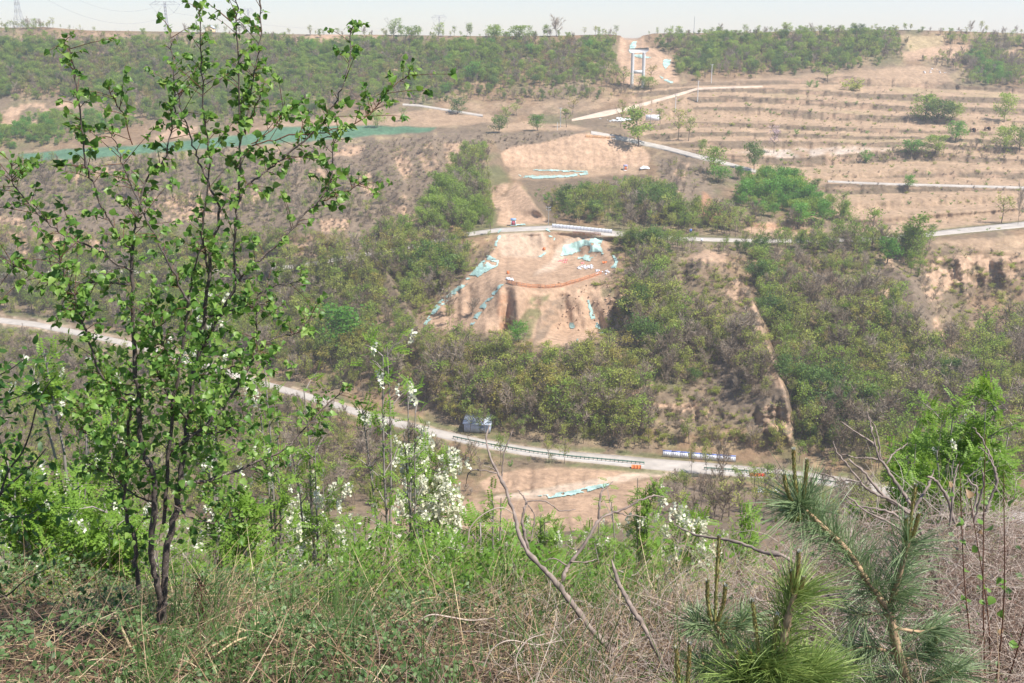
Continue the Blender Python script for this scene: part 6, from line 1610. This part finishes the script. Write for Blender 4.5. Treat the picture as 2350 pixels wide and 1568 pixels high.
# --- young pines
def strip_needles(mb, p, d, L, w_, r, bend):
    """each needle a narrow three-piece strip"""
    n = len(p); side = unit(np.cross(d, rvec(n, r)))
    t = np.array([0, .4, .75, 1.0]); wd = np.array([.9, 1.0, .8, .15])
    pts = p[:, None] + d[:, None] * (t[None, :, None] * L[:, None, None]) + bend[:, None] * (t[None, :, None] ** 2 * L[:, None, None])
    a = pts - side[:, None] * (w_ * wd)[None, :, None]; b_ = pts + side[:, None] * (w_ * wd)[None, :, None]
    V = np.stack([a, b_], 2).reshape(n, 8, 3)
    base = (np.arange(n) * 8)[:, None, None]
    f = np.array([[0, 1, 3, 2], [2, 3, 5, 4], [4, 5, 7, 6]])[None] + base
    mb.add(V.reshape(-1, 3), f.reshape(-1, 4))
def candle(pl, Y, o, t, r, wpx):
    p, r_ = branch_pts([(a, b_, wpx * k_) for (a, b_), k_ in zip(pl, np.linspace(1, .8, len(pl)))], Y, Y, 6)
    b = MB(); b.tube(p - o, r_ * .75, 7)
    n = 150; i = r.random(n) * (len(p) - 1.001); ii = i.astype(int); f = (i - ii)[:, None]
    q = p[ii] * (1 - f) + p[ii + 1] * f; ax = unit(p[ii + 1] - p[ii]); out = unit(np.cross(ax, rvec(n, r)))
    X, Yv, Z = frames(unit(ax + out * .13), out)
    b.leaves([(0, 0, 0), (.22, .5, .10), (0, 1, 0), (-.22, .5, .10)], DIAMOND_F, q + out * r_.mean() * .75 - o, X, Yv, Z, .0125)
    c = b.build("candle", M['candle'], t)
    b = MB(); n = 22; e = p[-1]; ax = unit(p[-1] - p[-2]); d = unit(ax[None] + rvec(n, r) * .45); X, Yv, Z = frames(d, rvec(n, r))
    b.leaves([(0, 0, 0), (.16, .5, .05), (0, 1, 0), (-.16, .5, .05)], DIAMOND_F, np.repeat((e - o)[None], n, 0) - ax * .006, X, Yv, Z, .016); b.build("tip", M['candle_tip'], c)
def pine(label, Y, trunk, branches, candles, nm_, seed, per_m, L0, cone=None, cw=8.5):
    r = np.random.default_rng(seed)
    p0, r0 = branch_pts(trunk, Y, Y); g0 = p0[0].copy(); g0[2] = near_z(g0[0], g0[1])[0]
    o = np.array([p0[0][0], p0[0][1], min(p0[0][2], g0[2])])
    t = thing("pine_sapling", label, "pine tree", o)
    full = np.vstack([[o - [0, 0, .1]], p0]); b = MB(); b.tube(full - o, np.concatenate([[r0[0] * 1.1], r0]), 8); b.build("trunk", M['bark_pine'], t, True)
    nd = MB()
    for pl, dens, Lk, base_t in [(trunk, .55, 1.0, 0.0)] + branches:
        p, r_ = branch_pts(pl, Y, Y + r.normal() * .015, 5)
        if pl is not trunk:
            b = MB(); b.tube(p - o, r_, 7); b.build("branch", M['bark_pine'], t, True)
        seg = np.linalg.norm(np.diff(p, axis=0), axis=1).sum(); n = int(per_m * seg * dens)
        i = (base_t + (1 - base_t) * r.random(n)) * (len(p) - 1.001); ii = i.astype(int); f = (i - ii)[:, None]
        q = p[ii] * (1 - f) + p[ii + 1] * f; ax = unit(p[ii + 1] - p[ii]); out = unit(np.cross(ax, rvec(n, r)))
        d = unit(ax * r.uniform(.25, 1.9, n)[:, None] + out + np.array([.15, 0, .02]) + r.normal(size=(n, 3)) * .18); L = L0 * Lk * r.uniform(.65, 1.15, n)
        bend = np.array([.12, 0, -.20]) + r.normal(size=(n, 3)) * .13
        for k_ in range(2):
            strip_needles(nd, q - o, unit(d + r.normal(size=(n, 3)) * .07), L, .00105, r, bend)
    nd.build("needles", M[nm_], t)['kind'] = 'stuff'
    for pl in candles: candle(pl, Y, o, t, r, cw)
    if cone:
        c = PY(*cone, Y - .02); b = MB(); s_ = .019; n = 90
        k_ = np.arange(n); z = 1 - 2 * (k_ + .5) / n; a = k_ * 2.39996; dv = np.stack([np.sqrt(1 - z * z) * np.cos(a), np.sqrt(1 - z * z) * np.sin(a), z], 1)
        pp = dv * [1.25, 1, 1] * s_; X, Yv, Z = frames(unit(np.cross(dv, [0.2, 1, .1])), dv)
        b.leaves([(0, -.5, 0), (.5, 0, .28), (0, .5, 0), (-.5, 0, .28), (0, 0, .5)], [(0, 1, 4), (1, 2, 4), (2, 3, 4), (3, 0, 4)], pp + c - o, X, Yv, Z, .0085)
        u_, v_ = np.meshgrid(np.linspace(0, 2 * math.pi, 13), np.linspace(0, math.pi, 8)); sp = np.stack([np.cos(u_) * np.sin(v_) * 1.25, np.sin(u_) * np.sin(v_), np.cos(v_)], -1) * s_ * .98; i = np.arange(7)[:, None] * 13 + np.arange(12)[None]
        b.add(sp.reshape(-1, 3) + c - o, np.stack([i, i + 1, i + 14, i + 13], -1).reshape(-1, 4)); b.build("cone", M['cone'], t)
    return t
pine("taller grey green pine sapling with a forked top and a green cone", 2.75,
     [(2110,1640,26),(2085,1570,24),(2062,1500,22),(2046,1430,21),(2038,1395,20)],
     [([(2038,1395,17),(1998,1345,15),(1945,1265,14),(1895,1215,12),(1850,1172,10),(1832,1155,9)], 1.25, 1.05, .08), ([(2042,1395,16),(2052,1365,15),(2062,1330,13),(2080,1262,11),(2086,1240,10)], 1.0, 1.0, .1),
      ([(2060,1500,9),(1990,1486,8),(1930,1500,6)], .9, .9, .2), ([(2065,1520,9),(2110,1500,8),(2138,1490,6)], .9, .9, .2), ([(2045,1412,8),(1990,1408,7),(1950,1412,5)], .5, .8, .3), ([(2075,1550,9),(2020,1555,8),(1970,1570,6)], 1, .9, .1), ([(2090,1575,9),(2150,1560,8),(2200,1540,6)], .8, .9, .2), ([(2050,1440,8),(2110,1450,7),(2150,1440,5)], .6, .9, .3)],
     [[(1831,1158),(1824,1095),(1821,1033)], [(1842,1163),(1848,1110),(1852,1058)], [(1824,1166),(1806,1124),(1799,1090)], [(2085,1248),(2092,1182),(2101,1115)], [(2078,1246),(2080,1190)], [(2092,1246),(2108,1182)], [(2135,1492),(2148,1470),(2154,1438)]],
     'needle_blue', 5, 1050, .150, cone=(1822, 1184))
pine("front fresh yellow green pine sapling low beside the straight dead branch", 2.2,
     [(1770,1680,24),(1785,1600,23),(1796,1500,21),(1806,1430,19),(1818,1385,15),(1825,1360,12)],
     [([(1775,1650,12),(1750,1570,11),(1740,1525,9)], 1.3, .95, .0), ([(1790,1620,11),(1780,1560,10),(1772,1530,8)], 1.0, .9, 0), ([(1765,1660,11),(1720,1590,10),(1700,1550,8)], 1.2, .95, 0), ([(1800,1640,11),(1850,1580,9),(1870,1540,7)], 1.3, .95, 0), ([(1800,1660,11),(1830,1600,9),(1835,1550,7)], 1.2, .95, 0)],
     [[(1825,1364),(1831,1310),(1833,1266)], [(1818,1362),(1817,1310)], [(1837,1358),(1843,1330)], [(1745,1525),(1735,1450),(1727,1380)], [(1771,1535),(1778,1470),(1782,1412)], [(1738,1540),(1718,1490)], [(1700,1550),(1690,1500)]],
     'needle_gold', 6, 1700, .155)
pine("small left pine sapling with one long upright candle", 2.45,
     [(1700,1680,16),(1690,1600,15),(1668,1500,13),(1652,1455,11),(1640,1428,10)],
     [([(1695,1640,9),(1640,1560,8),(1610,1520,6)], 1.2, .85, 0), ([(1692,1620,9),(1730,1560,8),(1750,1520,6)], 1.0, .85, 0), ([(1652,1460,6),(1690,1440,5),(1710,1420,4)], 1, .75, .2), ([(1652,1460,6),(1610,1440,5),(1590,1425,4)], 1, .75, .2)],
     [[(1640,1432),(1645,1330),(1650,1234)], [(1632,1432),(1624,1375),(1624,1335)], [(1646,1432),(1661,1380),(1664,1345)], [(1654,1460),(1668,1420)]],
     'needle_blue', 7, 1100, .12)
pine("lowest pine sapling at the bottom edge with two short candles", 2.15, [(1590,1700,14),(1575,1640,13),(1570,1590,11)], [([(1572,1640,7),(1540,1600,6)], 1.2, .8, 0), ([(1572,1640,7),(1610,1600,6)], 1.2, .8, 0)], [[(1560,1590),(1554,1530),(1552,1488)], [(1576,1590),(1581,1530),(1582,1478)]], 'needle_gold', 9, 1100, .10)

# --- brush: what covers the slope at the viewer's feet
rb = np.random.default_rng(77)
def field(n, x0, x1, y0, y1, keepf=None):
    y = y0 + (y1 - y0) * rb.random(n); x = (x0 + (x1 - x0) * rb.random(n)) * (.35 + .65 * y / 5.0)
    if keepf is not None:
        k_ = rb.random(n) < keepf(x, y); x, y = x[k_], y[k_]
    return np.stack([x, y, near_z(x, y)], 1)
SX = lambda x, y: x / np.maximum(.6, y) * (F / 1.03) + UC        # about where it shows across the view
def mound(x, y):   # height of the plant cover
    u = SX(x, y)
    h = .17 + .30 * fbm(x / .6, y / .6, 201, 3) + .50 * np.exp(-((u - 2260) / 270) ** 2 - ((y - 4.4) / 1.0) ** 2) + .14 * sstep(1750, 2000, u) + .08 * sstep(1350, 1500, u) + .12 * sstep(5.5, 7.0, y)
    h = h * (1 - .45 * sstep(220, 80, np.abs(u - 1400)) * sstep(6.0, 5.2, y))
    h = h * (1 - .6 * sstep(180, 40, np.abs(u - 380)) * sstep(6.2, 5.6, y))
    return np.clip(h, .05, 1.2) * (.45 + .55 * sstep(2.4, 5.0, y))
green_w = lambda x, y: np.clip(1.08 - sstep(560, 1180, SX(x, y)) * .72 - sstep(1250, 1500, SX(x, y)) * .28, .05, 1) * sstep(-.5, .15, fbm(x / .45, y / .45, 210))
def blades(mb, p, d, L, w_, bend):
    n = len(p); side = unit(np.cross(d, rvec(n, rb))); t = np.array([0, .35, .7, 1.0]); wd = np.array([1.0, .9, .65, .12])
    pts = p[:, None] + d[:, None] * (t[None, :, None] * L[:, None, None]) + bend[:, None] * (t[None, :, None] ** 2 * L[:, None, None])
    V = np.stack([pts - side[:, None] * (w_[:, None] * wd)[..., None], pts + side[:, None] * (w_[:, None] * wd)[..., None]], 2).reshape(n, 8, 3)
    f = np.array([[0, 1, 3, 2], [2, 3, 5, 4], [4, 5, 7, 6]])[None] + (np.arange(n) * 8)[:, None, None]
    mb.add(V.reshape(-1, 3), f.reshape(-1, 4))
# bramble leaves in layers
p = field(100000, -4.6, 4.2, 1.9, 9.0, green_w); h = mound(p[:, 0], p[:, 1]); p[:, 2] += h * rb.random(len(p)) ** .38 + .02
b = MB(); n = len(p); X, Yv, Z = frames(rvec(n, rb) + [0, 0, .05], rvec(n, rb) * .75 + [0, -.25, 1])
b.leaves([(0, 0, 0), (.40, .42, .08), (0, 1, -.05), (-.40, .42, .08)], DIAMOND_F, p, X, Yv, Z, rb.uniform(.014, .042, n))
b.build("bramble_leaves", M['bramble_leaf'])['kind'] = 'stuff'
# fresh green undergrowth just beyond the crest
p = field(32000, -1.6, 1.7, 6.0, 11.5, lambda x, y: sstep(500, 950, SX(x, y)) * sstep(1560, 1300, SX(x, y)) * .9 + .12); p[:, 2] += .95 * rb.random(len(p)) * (0.5 + 0.5 * fbm(p[:, 0] / .7, p[:, 1] / .7, 220))
b = MB(); n = len(p); X, Yv, Z = frames(rvec(n, rb), rvec(n, rb) * .7 + [0, 0, 1]); b.leaves(OVAL_V, OVAL_F, p, X, Yv, Z, rb.uniform(.03, .07, n)); b.build("fresh_undergrowth", M['fresh_leaf'])['kind'] = 'stuff'
# dry straw: short litter and long leaning stalks
b = MB(); p = field(21000, -4.6, 2.4, 1.9, 8.5, lambda x, y: .25 + .7 * sstep(-.2, .4, fbm(x / .6, y / .6, 230)))
p[:, 2] += mound(p[:, 0], p[:, 1]) * rb.random(len(p)) * .9; n = len(p); d = unit(rvec(n, rb) * [1, .8, .5] + [.45, 0, .35]); blades(b, p, d, rb.uniform(.05, .30, n), rb.uniform(.0008, .0026, n), rb.normal(size=(n, 3)) * .25 + [0, 0, -.3])
b.build("dry_grass", M['straw'])['kind'] = 'stuff'
b = MB(); p = field(6500, -3.0, 1.3, 3.2, 8.5, lambda x, y: (.08 + .92 * sstep(5.0, 6.4, y)) * (.25 + .75 * sstep(400, 900, SX(x, y))) * (.25 + .75 * sstep(-.1, .4, fbm(x / .8, y / .8, 240))))
n = len(p); d = unit(rb.normal(size=(n, 3)) * [.45, .35, .2] + [.38, 0, .85]); blades(b, p, d, rb.uniform(.3, .95, n), rb.uniform(.0012, .0030, n), rb.normal(size=(n, 3)) * .14 + [.14, 0, -.16])
b.build("tall_dry_grass", M['straw'])['kind'] = 'stuff'
b = MB(); p = field(6000, -4.6, 4.2, 2.0, 8.5); p[:, 2] += mound(p[:, 0], p[:, 1]) * rb.random(len(p)) * .6; n = len(p); d = unit(rvec(n, rb) * [1, .7, .55] + [.25, 0, .45]); blades(b, p, d, rb.uniform(.2, .85, n), rb.uniform(.0011, .0026, n), rb.normal(size=(n, 3)) * .2 + [.05, 0, -.35])
b.build("bramble_stems", M['reed'])['kind'] = 'stuff'
b = MB(); cl = field(70, -2.2, 1.1, 3.6, 7.0); pp = np.repeat(cl, 26, 0); n = len(pp); pp[:, :2] += rb.normal(size=(n, 2)) * .06; d = unit(rb.normal(size=(n, 3)) * [.3, .25, .1] + [.08, 0, 1]); blades(b, pp, d, rb.uniform(.25, .65, n), rb.uniform(.0014, .0032, n), rb.normal(size=(n, 3)) * .18 + [0, 0, -.12])
b.build("green_grass", M['blade'])['kind'] = 'stuff'
# tangles of dry vines, grey pink at the right
def tangle(n, x0, x1, y0, y1, keepf, hmul, Lr, rad, m_, name, nseg=5):
    p = field(n, x0, x1, y0, y1, keepf); n = len(p); p[:, 2] += mound(p[:, 0], p[:, 1]) * hmul * rb.random(n) ** .8
    b = MB(); L = rb.uniform(*Lr, n); cur = p.copy(); d = unit(rvec(n, rb) * [1, .8, .7] + [0, 0, .25]); turn = rvec(n, rb); path = [cur.copy()]
    for k_ in range(nseg):
        turn = unit(turn + rvec(n, rb) * .5); d = unit(d + np.cross(turn, d) * .5 + rvec(n, rb) * .12 + [0, 0, -.04]); cur = cur + d * (L / nseg)[:, None]; path.append(cur.copy())
    A = np.stack(path, 1); r_ = rb.uniform(*rad, n)
    side = unit(np.cross(A[:, -1] - A[:, 0], rvec(n, rb))); up = unit(np.cross(side, A[:, -1] - A[:, 0])); K = nseg + 1
    tap = np.linspace(1, .45, K)
    ring = np.stack([A + s1[:, None] * (r_[:, None] * tap)[..., None] for s1 in (side, -side * .5 + up * .87, -side * .5 - up * .87)], 2)
    i = (np.arange(n) * K * 3)[:, None, None] + (np.arange(nseg) * 3)[None, :, None]; j = np.arange(3)[None, None]; j2 = (j + 1) % 3
    f = np.stack([i + j, i + j2, i + 3 + j2, i + 3 + j], -1).reshape(-1, 4)
    b.add(ring.reshape(-1, 3), f); o = b.build(name, M[m_]); o['kind'] = 'stuff'
right_w = lambda x, y: .06 + .94 * sstep(1050, 1420, SX(x, y))
tangle(12000, -0.8, 5.0, 1.9, 6.0, right_w, 1.15, (.12, .55), (.0008, .0022), 'vine', "dry_vine_tangle")
tangle(9000, -0.8, 5.0, 1.9, 6.5, right_w, .9, (.10, .40), (.0008, .0020), 'vine_dark', "dark_vine_tangle")
tangle(6500, .9, 3.4, 3.2, 5.6, lambda x, y: sstep(1850, 2100, SX(x, y)), 1.05, (.10, .45), (.0009, .0022), 'vine', "dry_vine_heap")
tangle(5500, .9, 3.4, 3.2, 5.6, lambda x, y: sstep(1850, 2100, SX(x, y)), 1.0, (.10, .35), (.0009, .0022), 'vine_dark', "dark_vine_heap")
tangle(4300, -4.6, .6, 2.0, 7.0, None, 1.0, (.15, .5), (.0008, .0018), 'vine_dark', "thin_brown_stems")
# pale looping vines lying over the brush in the middle
for pl, Y0, lab in [([(945,1440,4),(985,1412,4),(1030,1416,4),(1080,1424,3.6),(1130,1420,3),(1150,1430,2)], 3.6, "pale vine arching over the brush left of the dead branch"), ([(1230,1485,3.6),(1270,1470,3.6),(1300,1440,3.4),(1330,1420,3),(1345,1445,2)], 3.3, "pale looping vine under the long dead branch"),
                    ([(1110,1530,3.4),(1130,1490,3.4),(1170,1470,3.2),(1230,1480,3),(1290,1470,2)], 3.2, "pale vine low in the middle brush"), ([(1075,1240,3),(1080,1210,3),(1110,1180,3),(1150,1165,2.4),(1180,1180,1.6)], 4.6, "thin pale vine looping left of the dead branch"), ([(1420,1310,3),(1455,1320,3),(1485,1290,2.6),(1500,1270,1.6)], 3.8, "thin pale vine curling right of the dead branch"),
                    ([(1190,1560,3),(1185,1510,3),(1210,1470,2.6),(1250,1455,2)], 3.0, "thin pale vine standing in the bottom middle brush")]:
    Y0 = gY(pl[0][0], max(q[1] for q in pl), .16); p, r_ = branch_pts(pl, Y0, Y0 + .1, 6); b = MB(); b.tube(p - p[0], r_, 5); o = b.build("dry_vine", M['vine'], None, True); o.location = p[0]; tag(o, lab, "vine")
for pl, Y0, lab in [([(484,1485,6),(560,1445,7),(640,1410,7),(690,1390,3)], 4.2, "thick pale straw stalk lying right of the young tree"), ([(300,1488,6),(278,1440,7),(264,1415,7)], 3.9, "short thick straw stalk standing left of the young tree"), ([(500,1500,5),(545,1470,5),(600,1455,4)], 3.9, "thin pale straw stalk under the thick one"), ([(600,1390,4),(660,1362,5),(745,1345,4)], 5.4, "pale straw stalk lying highest right of the young tree")]:
    p, r_ = branch_pts(pl, gY(*pl[0][:2], .13), gY(*pl[-1][:2], .16), 4); b = MB(); b.tube(p - p[0], r_, 6); o = b.build("straw_stalk", M['straw'], None, True); o.location = p[0]; tag(o, lab, "stalk")
# dark seed head
p, r_ = branch_pts([(470,1450,4),(466,1400,3.5),(460,1350,3),(455,1325,2)], 5.2, 5.2, 4); o = p[0].copy(); t = thing("dock_plant", "dark brown dry seed head standing right of the young tree's foot", "dry plant", o)
b = MB(); b.tube(p - o, r_, 5); b.build("stem", M['bark_twig'], t, True)
n = 520; i = rb.random(n) * (len(p) - 1.001); ii = i.astype(int); q = p[ii] + rb.normal(size=(n, 3)) * [.022, .022, .03]; X, Yv, Z = frames(rvec(n, rb), rvec(n, rb)); b = MB(); b.leaves([(0, 0, 0), (.4, .5, .1), (0, 1, 0), (-.4, .5, .1)], DIAMOND_F, q - o, X, Yv, Z, rb.uniform(.007, .014, n)); b.build("seeds", mat("dark_seed", (0.07, 0.035, 0.025)), t)['kind'] = 'stuff'
# broad green leaves low at the bottom, and the sapling with red tips at the right border
for (u0, v0, Y0, lab, cols, nl, spread, reds) in [(1455, 1540, 4.45, "cluster of broad green leaves at the bottom between the dead branches", 'fresh_leaf', 34, .10, 0), (2325, 1130, 3.4, "leafy shoot with reddish tips at the right border", 'near_leaf', 34, .12, 6)]:
    c = PY(u0, v0, Y0); gz = near_z(c[0], c[1])[0]; base = np.array([c[0] + .06, c[1], gz]); t = thing("leafy_shoot", lab, "plant", base)
    b = MB(); stems = []
    for k_ in range(5):
        e = c + rb.normal(size=3) * spread; path = smooth_path([base, (base + e) / 2 + rb.normal(size=3) * .03, e], 5); b.tube(path - base, np.linspace(.004, .0015, len(path)), 5); stems.append(path)
    b.build("stems", M['bark_twig'], t, True)
    for k_ in range(nl):
        s_ = stems[rb.integers(0, 5)]; q = s_[rb.integers(len(s_) // 2, len(s_))] + rb.normal(size=3) * .02; X, Yv, Z = frames(unit(rvec(1, rb) + [0, 0, .2]), rvec(1, rb) * .5 + [0, -.3, 1])
        b = MB(); b.leaves(LEAFS[k_ % 4][0], LEAFS[k_ % 4][1], q[None] - base, X, Yv, Z, rb.uniform(.022, .042)); b.build("leaf", M['twig_rust'] if k_ < reds else M[cols], t, True)
